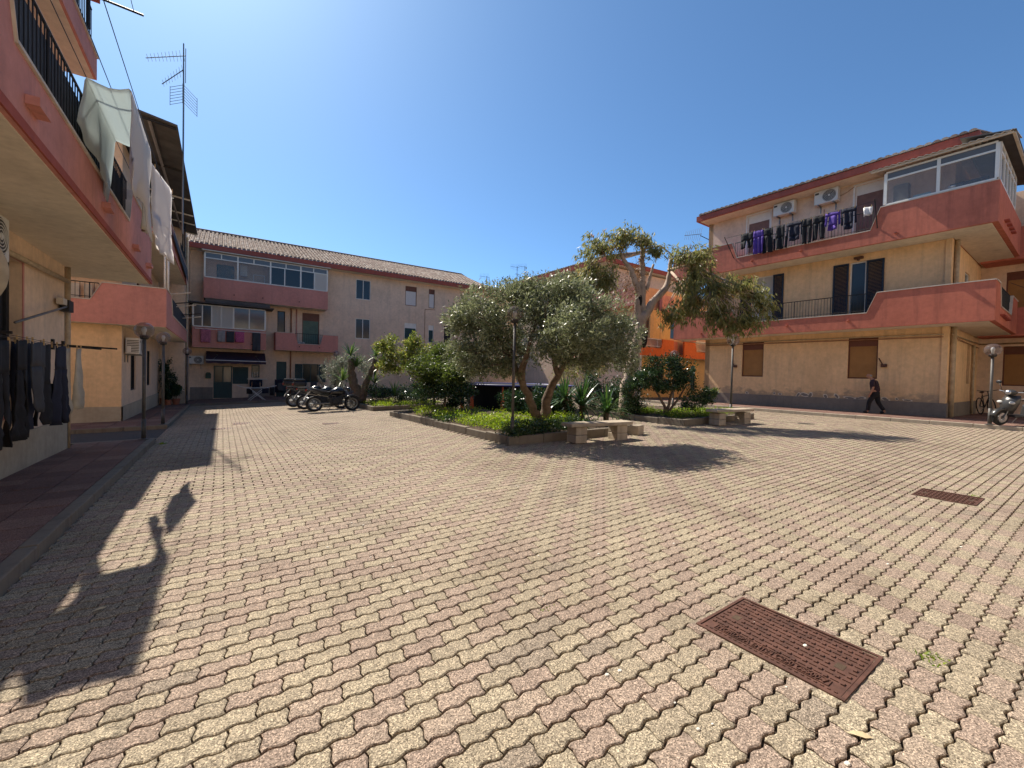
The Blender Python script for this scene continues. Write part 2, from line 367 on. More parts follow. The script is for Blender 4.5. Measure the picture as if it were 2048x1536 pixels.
def field(name, ids, T, F):
    n = len(T); C = np.array([cells[k][:4] for k in ids]); V = np.repeat(T[None], len(ids), 0).copy()
    V[:, :, 0] += C[:, None, 0]; V[:, :, 1] += C[:, None, 1]
    for q, k in enumerate(ids):
        if cells[k][6]:
            for a, b, c, d in HOLES:
                X, Y = V[q, :, 0], V[q, :, 1]; ins = (X > a) & (X < b) & (Y > c) & (Y < d)
                for v in np.where(ins)[0]:
                    ds = [X[v]-a, b-X[v], Y[v]-c, d-Y[v]]; w = int(np.argmin(ds))
                    if w == 0: X[v] = a
                    elif w == 1: X[v] = b
                    elif w == 2: Y[v] = c
                    else: Y[v] = d
    kk = np.clip(1-V[:, :, 0]/19., 0, 1.1); V[:, :, 2] += .0191*V[:, :, 0] - .013*V[:, :, 1]*kk + rng.normal(0, .0012, (len(ids), 1))
    me = bpy.data.meshes.new(name)
    faces = [[i+q*n for i in f] for q in range(len(ids)) for f in F]
    me.from_pydata(V.reshape(-1, 3).tolist(), [], faces); me.materials.append(M['paver'])
    at = me.attributes.new('tone', 'FLOAT', 'POINT'); at.data.foreach_set('value', np.repeat(C[:, 3], n))
    return me
A = [k for k in range(len(cells)) if k not in near]
me0 = field('paver_field', [k for k in A if cells[k][4] < 7.5 or cells[k][6]], T0, F0)
me1 = field('paver_field', [k for k in A if 7.5 <= cells[k][4] < 13 and not cells[k][6]], T1, F1)
me2 = field('paver_field', [k for k in A if cells[k][4] >= 13 and not cells[k][6]], T2, F2)
bm = bmesh.new()
for me in (me0, me1, me2): bm.from_mesh(me)
mef = bpy.data.meshes.new('paver_field'); bm.to_mesh(mef); bm.free(); mef.materials.append(M['paver'])
pf = bpy.data.objects.new('paver_field', mef); COL.objects.link(pf); pf.parent = paving; pf['kind'] = 'stuff'
# moss and grit in the joints, pale pebbles
mo = MB()
for _ in range(240):
    x, y = random.uniform(.2, 6), random.uniform(.6, 5)
    j = round(y/PW); yy = (j+.5)*PW + AMP*math.sin(2*math.pi*(x-.03)/(PL/2)); r = random.uniform(.004, .010)
    mo.ball((x, yy, gz(x, yy)-.004), r*random.uniform(1, 2.2), r*.7, r*.6, 6, 4)
o = mo.build('joint_moss', 'leaf_moss' if 'leaf_moss' in M else 'soil', paving); o['kind'] = 'stuff'
pb = MB()
for _ in range(150):
    x, y = random.uniform(.0, 8), random.uniform(.6, 7); r = random.choice((.003, .004, .006, .009, .012))
    pb.ball((x, y, gz(x, y)+.002), r*1.3, r, r*.5, 7, 4)
o = pb.build('pebble_scatter', 'pebble', paving); o['kind'] = 'stuff'
# fallen leaf and weeds
def leaf_litter(x, y, L, a, label):
    mb = MB(); c, s = math.cos(a), math.sin(a); z = gz(x, y)+.006
    pr = [(-.5, 0, 0), (-.2, .16, .006), (.15, .17, .01), (.5, 0, .002), (.15, -.15, .003), (-.2, -.15, .008)]
    mb.add([(x+L*(p*c-q*s), y+L*(p*s+q*c), z+h*L*8) for p, q, h in pr], [(0, 1, 5), (1, 2, 4, 5), (2, 3, 4)])
    tag(mb.build('fallen_leaf', 'dry_leaf'), label, 'leaf')
leaf_litter(-.70, 4.06, .085, .5, 'pale dry leaf lying in the shadow of the hanging blanket')
leaf_litter(2.42, .66, .10, -.9, 'straw coloured dry leaf lying below the large manhole cover')
# ------------------------------------------------------------------ manhole covers
def manhole(x0, x1, y0, y1, label, text, studs):
    cx, cy = (x0+x1)/2, (y0+y1)/2; w, h = x1-x0, y1-y0
    r = empty('manhole_cover', (cx, cy, gz(cx, cy)+.004), 0, label, 'manhole cover', 'rusty iron covers in the paving')
    e = .01; r.rotation_euler = (math.atan((gz(cx, cy+e)-gz(cx, cy-e))/(2*e)), -math.atan((gz(cx+e, cy)-gz(cx-e, cy))/(2*e)), 0)
    a, b = w/2-.004, h/2-.004
    mc = MB(); mc.box(-w/2-.03, w/2+.03, -h/2-.03, h/2+.03, -.03, -.0065); mc.build('mortar_bed', 'sandy_mortar', r)
    f = MB()
    for q in ((-a, a, -b, -b+.018), (-a, a, b-.018, b), (-a, -a+.018, -b+.018, b-.018), (a-.018, a, -b+.018, b-.018)): f.box(*q, -.03, .004)
    f.build('frame', 'rust_iron', r)
    p = MB(); p.box(-a+.022, a-.022, -b+.022, b-.022, -.03, -.002); p.build('plate', 'rust_iron', r, bevel=.003)
    s = MB(); nx, ny = studs
    for i in range(nx):
        for j in range(ny):
            x = -a+.05+(2*a-.1)*i/(nx-1); y = -b+.05+(2*b-.1)*j/(ny-1)
            if text and x < -a+.13: continue
            if (abs(abs(y)-b*.72) < .04 and abs(x) < .04): continue
            if (i+j) % 2: s.box(x-.004, x+.004, y-.017, y+.017, -.002, .004)
            else: s.box(x-.011, x+.011, y-.008, y+.008, -.002, .0055)
    if text:
        for y in np.linspace(-b+.05, b-.05, 24): s.box(-a+.036, -a+.046, y-.006, y+.006, -.002, .003)
    s.build('tread_pattern', 'rust_iron', r, kind='stuff')
    k = MB()
    for sg in (-1, 1):
        k = MB(); k.box(-.03, .03, sg*b*.72-.022, sg*b*.72+.022, -.0015, -.0005); k.build('lifting_slot', 'soil', r)
    if text:
        bar = MB(); xx = -a+.088; L = b-.09
        for q in ((xx-.029, xx-.026, -L, L), (xx+.026, xx+.029, -L, L), (xx-.026, xx+.026, -L, -L+.004), (xx-.026, xx+.026, L-.004, L)): bar.box(*q, -.002, .003)
        bar.build('text_border', 'rust_iron', r)
        cu = bpy.data.curves.new('lettering', 'FONT'); cu.body = text; cu.size = .058; cu.extrude = .005; cu.align_x = 'CENTER'; cu.align_y = 'CENTER'
        cu.space_character = 1.0
        to = bpy.data.objects.new('tmp_text', cu); COL.objects.link(to); bpy.context.view_layer.update()
        me = bpy.data.meshes.new_from_object(to.evaluated_get(bpy.context.evaluated_depsgraph_get())); bpy.data.objects.remove(to)
        xs = [v.co.x for v in me.vertices]; sc_ = (2*L-.03)/(max(xs)-min(xs))
        for v in me.vertices:
            px, py, pz = v.co; v.co = (xx + py*.95, -px*sc_, pz)
        me.materials.clear(); me.materials.append(M['rust_iron']); lo = bpy.data.objects.new('lettering', me); COL.objects.link(lo); lo.parent = r
        lo['label'] = 'raised lettering reading NORDSPA EN124 C250 GS500-7'
    return r
manhole(*HOLES[0], 'large rusty ribbed manhole cover with raised lettering in the near paving', 'NORDSPA EN124 C250 GS500-7', (12, 19))
manhole(*HOLES[1], 'smaller rusty manhole cover further off towards the right-hand pavement', None, (12, 13))
def drain(x, y, w, h, label):
    r = empty('drain_cover', (x, y, gz(x, y)), 0, label, 'drain cover', 'small drain covers by the left shade')
    f = MB(); f.box(-w/2, w/2, -h/2, h/2, -.02, .006); f.build('frame', 'rust_iron', r)
    s = MB()
    for k in range(7): xx = -w/2+w*(k+.7)/7.4; s.box(xx-.012, xx+.012, -h/2+.05, h/2-.05, .0065, .0085)
    s.build('slot', 'dark_void', r)
drain(.58, 17.2, .55, .5, 'drain cover furthest back of the two small ones left of the parked motorcycles')
drain(.0, 15.9, .55, .4, 'small drain cover at the edge of the left building shade')
drain(3.05, 15.2, .5, .4, 'small drain cover in the sunny paving in front of the motorcycles')
# ------------------------------------------------------------------ pavements with kerb stones and tiles
def pavement(name, label, P, kerbs, tile=.42, dz=.12, zf=gz, kerb='concrete'):
    """P: x0,x1,y0,y1 ; kerbs: list of ((x,y),(x,y)) outer edge lines, kerb lies inside to the left"""
    x0, x1, y0, y1 = P
    root = sheet(name, 'asphalt', lin(x0, x1, 2), lin(y0, y1, 12), dz-.018, label, None, zf)
    for (ax, ay), (bx, by), inw in kerbs:
        L = math.hypot(bx-ax, by-ay); n = max(1, round(L/1.0)); ang = math.atan2(by-ay, bx-ax)
        for i in range(n):
            t0, t1 = (i+.004)/n, (i+1-.004)/n; mb = MB(); w = .13; nx_, ny_ = inw
            c = [(ax+(bx-ax)*t0, ay+(by-ay)*t0), (ax+(bx-ax)*t1, ay+(by-ay)*t1)]
            q = c + [(c[1][0]+nx_*w, c[1][1]+ny_*w), (c[0][0]+nx_*w, c[0][1]+ny_*w)]
            jit = random.gauss(0, .003)
            vs = [(x, y, zf(x, y)-.2) for x, y in q] + [(x, y, zf(x, y)+dz+.004+jit) for x, y in q]
            mb.add(vs, MB.BF); mb.build('kerb_stone', kerb, root, bevel=.012)
    nx_, ny_ = max(1, int((x1-x0)/tile)), max(1, int((y1-y0)/tile)); tw, th = (x1-x0)/nx_, (y1-y0)/ny_
    me = bpy.data.meshes.new('paving_tile'); hx, hy = tw/2-.004, th/2-.004
    me.from_pydata([(-hx, -hy, -.012), (hx, -hy, -.012), (hx, hy, -.012), (-hx, hy, -.012), (-hx+.004, -hy+.004, 0), (hx-.004, -hy+.004, 0), (hx-.004, hy-.004, 0), (-hx+.004, hy-.004, 0)], [], MB.BF[1:]); me.materials.append(M['pave_tile'])
    for i in range(nx_):
        for j in range(ny_):
            x, y = x0+tw*(i+.5), y0+th*(j+.5); e = .01
            o = bpy.data.objects.new('paving_tile', me); COL.objects.link(o); o.parent = root; o.location = (x, y, zf(x, y)+dz+random.gauss(0, .001)); o['tone'] = random.random()
            o.rotation_euler = (math.atan((zf(x, y+e)-zf(x, y-e))/(2*e)), -math.atan((zf(x+e, y)-zf(x-e, y))/(2*e)), 0)
    return root
pavement('pavement_left_near', 'narrow red tiled pavement in shade along the near left house', (-2.75, -1.49, -8.6, 13.5), [((-1.36, -8.6), (-1.36, 13.62), (-1, 0)), ((-1.36, 13.63), (-2.9, 13.63), (0, -1))])
pavement('pavement_left_far', 'red tiled pavement in shade along the second left house', (-2.85, -1.53, 17.1, 28.9), [((-1.40, 16.97), (-1.40, 28.9), (-1, 0)), ((-1.40, 16.95), (-6.5, 16.95), (0, 1))], .5)
pavement('pavement_left_side', 'tiled pavement strip in front of the second left house end wall', (-8, -2.87, 17.1, 19.4), [], .6)
pavement('pavement_back', 'shaded pavement along the foot of the long back house', (-2.85, 10, 29.05, 34.1), [((-1.40, 28.93), (10, 28.93), (0, 1))], .8)
def zr(x, y): return .363
pr_ = pavement('pavement_right', 'red-brown tiled pavement with pale kerb along the right-hand house', (19.35, 21.7, -6, 14.5), [((KX(-6)+.02, -6), (KX(14.5)+.02, 14.5), (1, 0)), ((KX(14.5)+.02, 14.5), (24, 14.5), (0, -1))], .5, .12, zr, 'kerb_pale')
pavement('pavement_recess', 'tiled pavement in the dark recess beside the right-hand house', (21.72, 27.95, -6, 3.8), [], .8, .12, zr)
pavement('pavement_right_far', 'tiled pavement along the far orange house', (19.4, 24, 17.2, 33), [((KX(17)+.02, 17.1), (KX(33)+.02, 33), (1, 0)), ((KX(17)+.02, 17.1), (24, 17.1), (0, 1))], .9, .12, lambda x, y: .363-.004*max(0, y-14))
sheet('passage_road', 'asphalt', lin(-12, -1.4, 4), lin(13.62, 16.96, 2), .002, 'dark asphalt passage between the two left houses')
sheet('road_right', 'asphalt', lin(18.6, 40, 4), lin(14.5, 17.1, 2), -.02, 'asphalt passage behind the right-hand house')
# ------------------------------------------------------------------ planter beds
def planter(key, label):
    P = PLANT[key]; cx = sum(p[0] for p in P)/4; cy = sum(p[1] for p in P)/4
    r = empty('planter_bed', (0, 0, 0), 0, label, 'planter', 'raised planting beds in the middle of the courtyard')
    n = len(P); T = .13
    for k in range(n):
        a, b = Vector(P[k]), Vector(P[(k+1) % n]); d = (b-a); L = d.length; d.normalize(); nn = Vector((-d.y, d.x))
        m = max(1, round(L/1.05))
        for i in range(m):
            t0 = L*i/m + (.003 if i else 0); t1 = L*(i+1)/m - (.006 if i < m-1 else T*.99); mb = MB(); h = .20 + random.gauss(0, .008); lean = random.gauss(0, .006)
            q = [a+d*t0, a+d*t1, a+d*t1+nn*T, a+d*t0+nn*T]
            vs = [(p.x, p.y, gz(p.x, p.y)-.15) for p in q] + [(p.x+nn.x*lean, p.y+nn.y*lean, gz(p.x, p.y)+h) for p in q]
            mb.add(vs, MB.BF); mb.build('kerb_stone', 'concrete', r, bevel=.012)
    s = MB(); N_ = 10
    pts = [[None]*(N_+1) for _ in range(N_+1)]
    for i in range(N_+1):
        for j in range(N_+1):
            u, v = .02+.96*i/N_, .02+.96*j/N_
            p = Vector(P[0])*(1-u)*(1-v)+Vector(P[1])*u*(1-v)+Vector(P[2])*u*v+Vector(P[3])*(1-u)*v
            pts[i][j] = len(s.v); s.v.append((p.x, p.y, gz(p.x, p.y)+.14+random.uniform(0, .04)+(.3 if key == 'A' else .14)*math.sin(math.pi*u)*math.sin(math.pi*v)))
    s.f = [(pts[i][j], pts[i+1][j], pts[i+1][j+1], pts[i][j+1]) for i in range(N_) for j in range(N_)]
    s.build('soil', 'soil', r, smooth=True)
    return r
planter('A', 'concrete edged planting bed with the olive tree and bright ground cover')
planter('B', 'concrete edged planting bed with the tall gum tree beside the second bench')
planter('C', 'concrete edged planting bed with the yucca behind the motorcycles')
# ------------------------------------------------------------------ building helpers
def wall(root, F, u0, u1, v0, v1, holes, mat, dep=.16, name='wall'):
    mb = MB(); us = sorted({u0, u1, *[min(max(h[k], u0), u1) for h in holes for k in (0, 1)]}); vv = sorted({v0, v1, *[min(max(h[k], v0), v1) for h in holes for k in (2, 3)]})
    for i in range(len(us)-1):
        for j in range(len(vv)-1):
            cu, cv = (us[i]+us[i+1])/2, (vv[j]+vv[j+1])/2
            if any(h[0] < cu < h[1] and h[2] < cv < h[3] for h in holes): continue
            mb.add([F.P(us[i], vv[j], 0), F.P(us[i+1], vv[j], 0), F.P(us[i+1], vv[j+1], 0), F.P(us[i], vv[j+1], 0)], [(0, 1, 2, 3)])
    for a, b, c, d in holes:
        a, b, c, d = max(a, u0), min(b, u1), max(c, v0), min(d, v1)
        if a >= b or c >= d: continue
        q = [(a, c), (b, c), (b, d), (a, d)]
        for k in range(4):
            (p, r), (s, t) = q[k], q[(k+1) % 4]
            mb.add([F.P(p, r, 0), F.P(s, t, 0), F.P(s, t, -dep), F.P(p, r, -dep)], [(0, 1, 2, 3)])
    return mb.build(name, mat, root, fix=False)
def ring(mb, F, u0, u1, v0, v1, t, d0, d1):
    mb.fbox(F, u0, u1, v0, v0+t, d0, d1); mb.fbox(F, u0, u1, v1-t, v1, d0, d1); mb.fbox(F, u0, u0+t, v0+t, v1-t, d0, d1); mb.fbox(F, u1-t, u1, v0+t, v1-t, d0, d1)
def corr(F, u0, u1, v0, v1, d, pitch=.05, amp=.008):
    mb = MB(); n = max(2, int((v1-v0)/pitch)); rows = []
    for i in range(n):
        a = v0+(v1-v0)*i/n; b = v0+(v1-v0)*(i+1)/n
        rows += [(a, 0), (a+(b-a)*.15, amp), (a+(b-a)*.85, amp*.7)]
    rows.append((v1, 0))
    for v, o in rows: mb.v += [F.P(u0, v, d+o), F.P(u1, v, d+o)]
    mb.f = [(2*i, 2*i+1, 2*i+3, 2*i+2) for i in range(len(rows)-1)]
    return mb
def roller(root, F, u0, u1, v0, v1, frame, shut, box, boxh=.32, dep=.16, low=None, label=None):
    f = MB(); ring(f, F, u0, u1, v0, v1, .05, -dep, -dep+.06); o = f.build('window', frame, root)
    if label: o['label'] = label
    zb = low if low is not None else v0+.05
    corr(F, u0+.05, u1-.05, zb, v1-.05-boxh, -dep+.035).build('roller_shutter', shut, o, fix=False)
    b = MB(); b.fbox(F, u0+.05, u1-.05, v1-.05-boxh, v1-.05, -dep+.01, -dep+.05); b.build('shutter_box', box, o)
    if low is not None:
        p = MB(); p.fbox(F, u0+.05, u1-.05, v0+.05, low, -dep-.02, -dep+.015); p.build('pane', 'pane', o)
    return o
def casement(root, F, u0, u1, v0, v1, frame='white_frame', pane='pane', n=2, dep=.12, t=.05, mats=None):
    f = MB(); ring(f, F, u0, u1, v0, v1, t, -dep, -dep+.06)
    for k in range(1, n):
        x = u0+(u1-u0)*k/n; f.fbox(F, x-t*.5, x+t*.5, v0+t, v1-t, -dep+.004, -dep+.055)
    o = f.build('window', frame, root)
    for k in range(n):
        a = u0+(u1-u0)*k/n+(t if k == 0 else t*.5); b = u0+(u1-u0)*(k+1)/n-(t if k == n-1 else t*.5)
        p = MB(); p.fbox(F, a, b, v0+t, v1-t, -dep-.02, -dep+.02); p.build('pane', (mats[k] if mats else pane), o)
    return o
def louvre(parent, F, u0, u1, v0, v1, d, mat):
    mb = MB(); ring(mb, F, u0, u1, v0, v1, .06, d, d+.04); n = int((v1-v0-.12)/.055)
    for i in range(n):
        z = v0+.06+(v1-v0-.12)*(i+.5)/n
        mb.add([F.P(u0+.06, z-.024, d+.034), F.P(u1-.06, z-.024, d+.034), F.P(u1-.06, z+.024, d+.008), F.P(u0+.06, z+.024, d+.008)], [(0, 1, 2, 3)])
    return mb.build('shutter', mat, parent, fix=False)
def balcony(root, mat, slabs, runs, soffits, label=None, cop='coping', rail='iron'):
    b = MB()
    for s in slabs: b.box(*s)
    for r in runs:
        F, top, zb, d = r['F'], r['top'], r['zb'], r.get('d', 0)
        th = r.get('th', .12); poly = [(top[0][0], zb), (top[-1][0], zb)] + list(reversed(top))
        b.prism(poly, F.P_, d-th, d)
    o = b.build('balcony', mat, root)
    if label: o['label'] = label
    s = MB()
    for q in soffits: s.box(*q)
    s.build('soffit', 'cream', o)
    c = MB()
    for r in runs:
        ra = MB(); F, top, d = r['F'], r['top'], r.get('d', 0); th = r.get('th', .12)
        for (a, za), (e, ze) in zip(top[:-1], top[1:]):
            if r.get('cop', True):
                c.prism([(a, za+.001), (e, ze+.001), (e, ze+.034), (a, za+.034)] if abs(e-a) > .02 else [(a, za), (a+.03, za), (a+.03, ze), (a, ze)], F.P_, d-th-.02, d+.025)
        for (a, e, zl, zt) in r.get('rails', []):
            dm = d-th/2
            n = max(2, int(abs(e-a)/.11))
            p, q = Vector(F.P(a, zt, dm)), Vector(F.P(e, zt, dm)); ra.tube([p, q], .016, 6); ra.tube([F.P(a, zl+.09, dm), F.P(e, zl+.09, dm)], .01, 5)
            for i in range(n+1):
                u = a+(e-a)*i/n; ra.tube([F.P(u, zl+.03, dm), F.P(u, zt, dm)], .016 if i % 12 == 0 else .0075, 5, False)
        if ra.v: ra.build('railing', rail, o)
    if c.v: c.build('coping', cop, o)
    return o
Fac.P_ = lambda s, u, v, d: s.P(u, v, d)
def veranda(root, F, posts, z0, zt, z1, d, frame='white_frame', pane='pane_grey', mids=None, sub=None, name='veranda'):
    """glazed loggia front: heavy posts at 'posts', transom at zt, panes between"""
    f = MB(); T = .06
    f.fbox(F, posts[0], posts[-1], z0, z0+T, d-.05, d); f.fbox(F, posts[0], posts[-1], z1-T, z1, d-.05, d)
    if zt: f.fbox(F, posts[0], posts[-1], zt-.03, zt+.03, d-.052, d+.002)
    for p in posts: f.fbox(F, p-.045, p+.045, z0+T, z1-T, d-.056, d+.006)
    for p in (mids or []): f.fbox(F, p[0]-.03, p[0]+.03, p[1], p[2], d-.054, d+.004)
    o = f.build(name, frame, root)
    cuts = sorted(posts)
    for a, b in zip(cuts[:-1], cuts[1:]):
        ms = sorted([p[0] for p in (mids or []) if a < p[0] < b and p[1] < (z0+z1)/2-.1]); q = [a]+ms+[b]
        for c, e in zip(q[:-1], q[1:]):
            m = MB(); m.fbox(F, c+.03, e-.03, z0+T, (zt-.03) if zt else z1-T, d-.034, d-.026); m.build('pane', pane(c, e) if callable(pane) else pane, o)
        if zt:
            m = MB(); m.fbox(F, a+.045, b-.045, zt+.03, z1-T, d-.034, d-.026); m.build('pane', 'pane_grey', o)
    return o
def tile_columns(root, u0, u1, pitch, fn, n_len, r=.085, single=False, name='roof_tile'):
    """barrel tiles; fn(u,t,h): point at u along the eave, t in 0..1 up the slope, h above it"""
    V, F, T = [], [], []; cnt = int((u1-u0)/pitch); seg = 5
    for c in range(cnt):
        uc = u0+pitch*(c+.5)
        for s_ in range(n_len):
            ta, tb = s_/n_len, (s_+1.12)/n_len; tone = random.random(); b = len(V); jit = random.gauss(0, .006)
            for t, k in ((ta, 1.0), (min(tb, 1), .82)):
                for q in range(seg+1):
                    an = math.pi*q/seg; V.append(fn(uc+jit-math.cos(an)*r*1.12*k, t, math.sin(an)*r*k+.012*(1 if k == 1 else 0))); T.append(tone)
            for q in range(seg): F.append((b+q, b+q+1, b+seg+1+q+1, b+seg+1+q))
            F.append(tuple(b+q for q in range(seg+1)))
        b = len(V)
        for t in (0, 1):
            for q in (-1, 1): V.append(fn(uc+q*pitch*.5, t, -.01)); T.append(.2)
        F.append((b, b+1, b+3, b+2))
    me = bpy.data.meshes.new(name); me.from_pydata(V, [], F); me.materials.append(M['roof_tile'])
    a = me.attributes.new('tone', 'FLOAT', 'POINT'); a.data.foreach_set('value', T)
    o = bpy.data.objects.new(name, me); COL.objects.link(o); o.parent = root; o['kind'] = 'stuff'; return o
def pipe(root, pts, r, mat='pipe', name='pipe'):
    m = MB(); m.tube(pts, r, 8); return m.build(name, mat, root, smooth=True)
# ------------------------------------------------------------------ right-hand house
RB = empty('apartment_house', (21.756, 3.868, 0), R(1.549), 'beige three-storey house with terracotta balconies on the right of the courtyard', 'building')
F = Fac((0, 0, 0), (0, 1, 0), (-1, 0, 0)); S = Fac((0, 0, 0), (1, 0, 0), (0, -1, 0))
W1, W2 = (6.29, 7.30, 1.87, 3.58), (1.98, 2.96, 1.85, 3.57)
D1_, D2_ = (5.98, 6.93, 4.25, 6.72), (2.46, 3.01, 4.25, 6.68)
U1, U2 = (6.2, 7.24, 7.45, 9.82), (1.98, 2.92, 7.45, 9.82)
wall(RB, F, 0, 9.25, .25, 3.81, [W1, W2], 'beige_damp', .12); wall(RB, F, 0, 9.25, 3.81, 6.98, [D1_, D2_], 'beige', .16); wall(RB, F, 0, 9.25, 6.98, 10.0, [U1, U2], 'beige_upper', .12)
SW1, SW2 = (3.78, 4.42, 1.75, 3.45), (5.05, 5.55, 1.75, 3.45)
wall(RB, S, 0, 6.3, .25, 3.81, [SW1, SW2], 'beige', .14); wall(RB, S, 0, 6.3, 3.81, 10.0, [(2.6, 3.6, 4.2, 6.2)], 'beige', .14)
b = MB(); b.box(0, 8, 9.0, 9.25, .25, 10); b.box(5.9, 6.3, .05, 9.2, .25, 10); b.build('rear_wall', 'beige', RB)
p = MB(); p.fbox(F, -.03, 9.27, .25, 1.0, .002, .03); p.fbox(S, .002, 6.3, .25, 1.0, .002, .03); p.build('plinth', 'grey_plinth', RB)
b = MB(); b.fbox(F, .0, .16, 1.0, 3.80, .002, .05); b.fbox(F, .0, .16, 4.5, 6.97, .002, .05); b.build('corner_pilaster', 'beige', RB)
for w in (W1, W2): roller(RB, F, *w, 'brown_frame', 'tan_shutter', 'brown_frame', .34, .12)
for w in (SW1, SW2): roller(RB, S, *w, 'brown_frame', 'brown_frame', 'brown_frame', .3, .14)
casement(RB, S, 2.6, 3.6, 4.2, 6.2, 'white_frame', 'pane', 1, .1)
for w, nm in ((U1, 0), (U2, 1)):
    roller(RB, F, *w, 'white_frame', 'maroon_shutter', 'white_frame', .34, .1)
    t = MB(); ring(t, F, w[0]-.07, w[1]+.07, w[2]-.07, w[3]+.07, .07, .002, .02); t.build('window_surround', 'white_frame', RB)
o = casement(RB, F, *D2_, 'white_frame', 'pane', 1, .14); louvre(o, F, 3.03, 3.57, 4.27, 6.66, .012, 'navy'); louvre(o, F, 1.88, 2.44, 4.27, 6.66, .012, 'navy')
o = casement(RB, F, *D1_, 'white_frame', 'curtain', 2, .14); louvre(o, F, 5.50, 5.96, 4.27, 6.70, .012, 'navy'); louvre(o, F, 6.95, 7.45, 4.27, 6.70, .012, 'navy')
# balconies
Fl = Fac((-1.05, 0, 0), (0, 1, 0), (-1, 0, 0)); Fu = Fac((-1.23, 0, 0), (0, 1, 0), (-1, 0, 0))
Sl = Fac((0, -1.2, 0), (1, 0, 0), (0, -1, 0))
top = [(-1.2, 5.13), (1.83, 5.13), (2.12, 4.38), (7.08, 4.40), (7.36, 5.13), (10.5, 5.13)]
ts = [(-.93, 5.13), (-.1, 5.13), (.25, 4.38), (3.0, 4.38), (3.3, 5.13), (5, 5.13)]
balcony(RB, 'terracotta', [(-.93, -.001, -1.08, 10.38, 3.82, 4.05), (0.001, 6, -1.08, -.001, 3.82, 4.05)], [dict(F=Fl, top=top, zb=3.81, rails=[(2.0, 7.2, 4.41, 5.15)]), dict(F=Sl, top=ts, zb=3.812, rails=[(.05, 3.2, 4.40, 5.15)]), dict(F=Fac((0, 10.5, 0), (1, 0, 0), (0, 1, 0)), top=[(-.93, 5.13), (1, 5.13)], zb=3.812)], [(-.93, -.03, -1.05, 10.35, 3.80, 3.818), (-.03, 6, -1.05, -.03, 3.80, 3.818)], 'lower terracotta balcony with dark railing between two raised ends')
top = [(-1.2, 8.30), (1.78, 8.30), (2.06, 7.50), (7.1, 7.52), (7.36, 8.28), (10.5, 8.28)]
ts = [(-1.11, 8.30), (5, 8.30)]
balcony(RB, 'terracotta', [(-1.11, -.001, -1.08, 10.38, 6.99, 7.2), (0.001, 6, -1.08, -.001, 6.99, 7.2)], [dict(F=Fu, top=top, zb=6.98, rails=[(2.0, 7.22, 7.53, 8.27)]), dict(F=Sl, top=ts, zb=6.982, cop=False), dict(F=Fac((0, 10.5, 0), (1, 0, 0), (0, 1, 0)), top=[(-1.11, 8.28), (1, 8.28)], zb=6.982)], [(-1.11, -.03, -1.05, 10.35, 6.97, 6.988), (-.03, 6, -1.05, -.03, 6.97, 6.988)], 'upper terracotta balcony carrying the washing and the glazed veranda')
# stub ends of drain spouts and brackets on the balcony faces
m = MB()
for u, z, d0 in ((8.9, 4.02, 1.05), (7.55, 4.05, 1.05), (6.2, 4.08, 1.05), (4.9, 4.1, 1.05), (2.7, 4.12, 1.05), (6.4, 7.22, 1.23), (4.4, 7.24, 1.23), (1.3, 7.2, 1.23)):
    m.fbox(F, u-.035, u+.035, z, z+.06, d0, d0+.10)
m.build('drain_spout', 'terracotta', RB)
for i in range(4):
    m = MB(); m.fbox(Sl, .1+i*.45, .45+i*.45, 4.08-i*.01, 4.13-i*.01, 0, .12); m.build('line_bracket', 'fascia', RB)
    m = MB(); m.fbox(Sl, .1+i*.6, .45+i*.6, 7.28, 7.33, 0, .12); m.build('line_bracket', 'fascia', RB)
# veranda upstairs
V_ = veranda(RB, Fu, [-1.12, .24, 1.66], 8.335, 9.28, 9.58, -.01, pane='clear_pane', mids=[])
veranda(RB, Fac((0, -1.2, 0), (1, 0, 0), (0, -1, 0)), [-1.05, -.2, .6, 1.4, 2.2, 3.0], 8.335, 9.28, 9.58, -.01, mids=[])
b = MB(); b.box(-.35, 0.2, 1.2, 1.62, 8.0, 9.3); b.box(-.3, .2, -.9, 1.1, 7.3, 7.9); b.build('veranda_interior', 'interior', V_)
b = MB(); b.box(-1.15, -.55, -.95, -.05, 8.3, 8.55); b.build('stored_box', 'blue_black_cloth', V_); b = MB(); b.ball((-1.0, -.1, 8.46), .2, .14, .09); b.build('stored_towel', 'white_cloth', V_)
b = MB(); b.box(-1.1, -.7, .45, .9, 8.33, 8.5); b.build('stored_tub', 'mint_plastic', V_)
# corrugated veranda roof
m = MB(); nn = 60
for x, z in ((-1.52, 9.66), (.25, 9.98)):
    for i in range(nn+1): yv = -1.5+3.6*i/nn; m.v.append((x, yv, z+.022*math.sin(i*2.1)))
m.f = [(i, i+1, nn+2+i, nn+1+i) for i in range(nn)]
m.build('veranda_roof', 'coping', RB, fix=False).modifiers.new('t', 'SOLIDIFY').thickness = .02
m = MB(); m.box(-1.45, -1.38, -1.45, 2.05, 9.60, 9.66); m.box(-1.38, 4, -1.5, -1.43, 9.60, 9.66); m.build('veranda_gutter', 'coping', RB)
m = MB(); m.add([(-1.5, -1.52, 9.68), (4.5, -1.52, 9.68), (4.5, -.3, 9.9), (-1.5, -.3, 9.9)], [(0, 1, 2, 3)]); m.build('side_roof', 'canopy', RB).modifiers.new('t', 'SOLIDIFY').thickness = .03
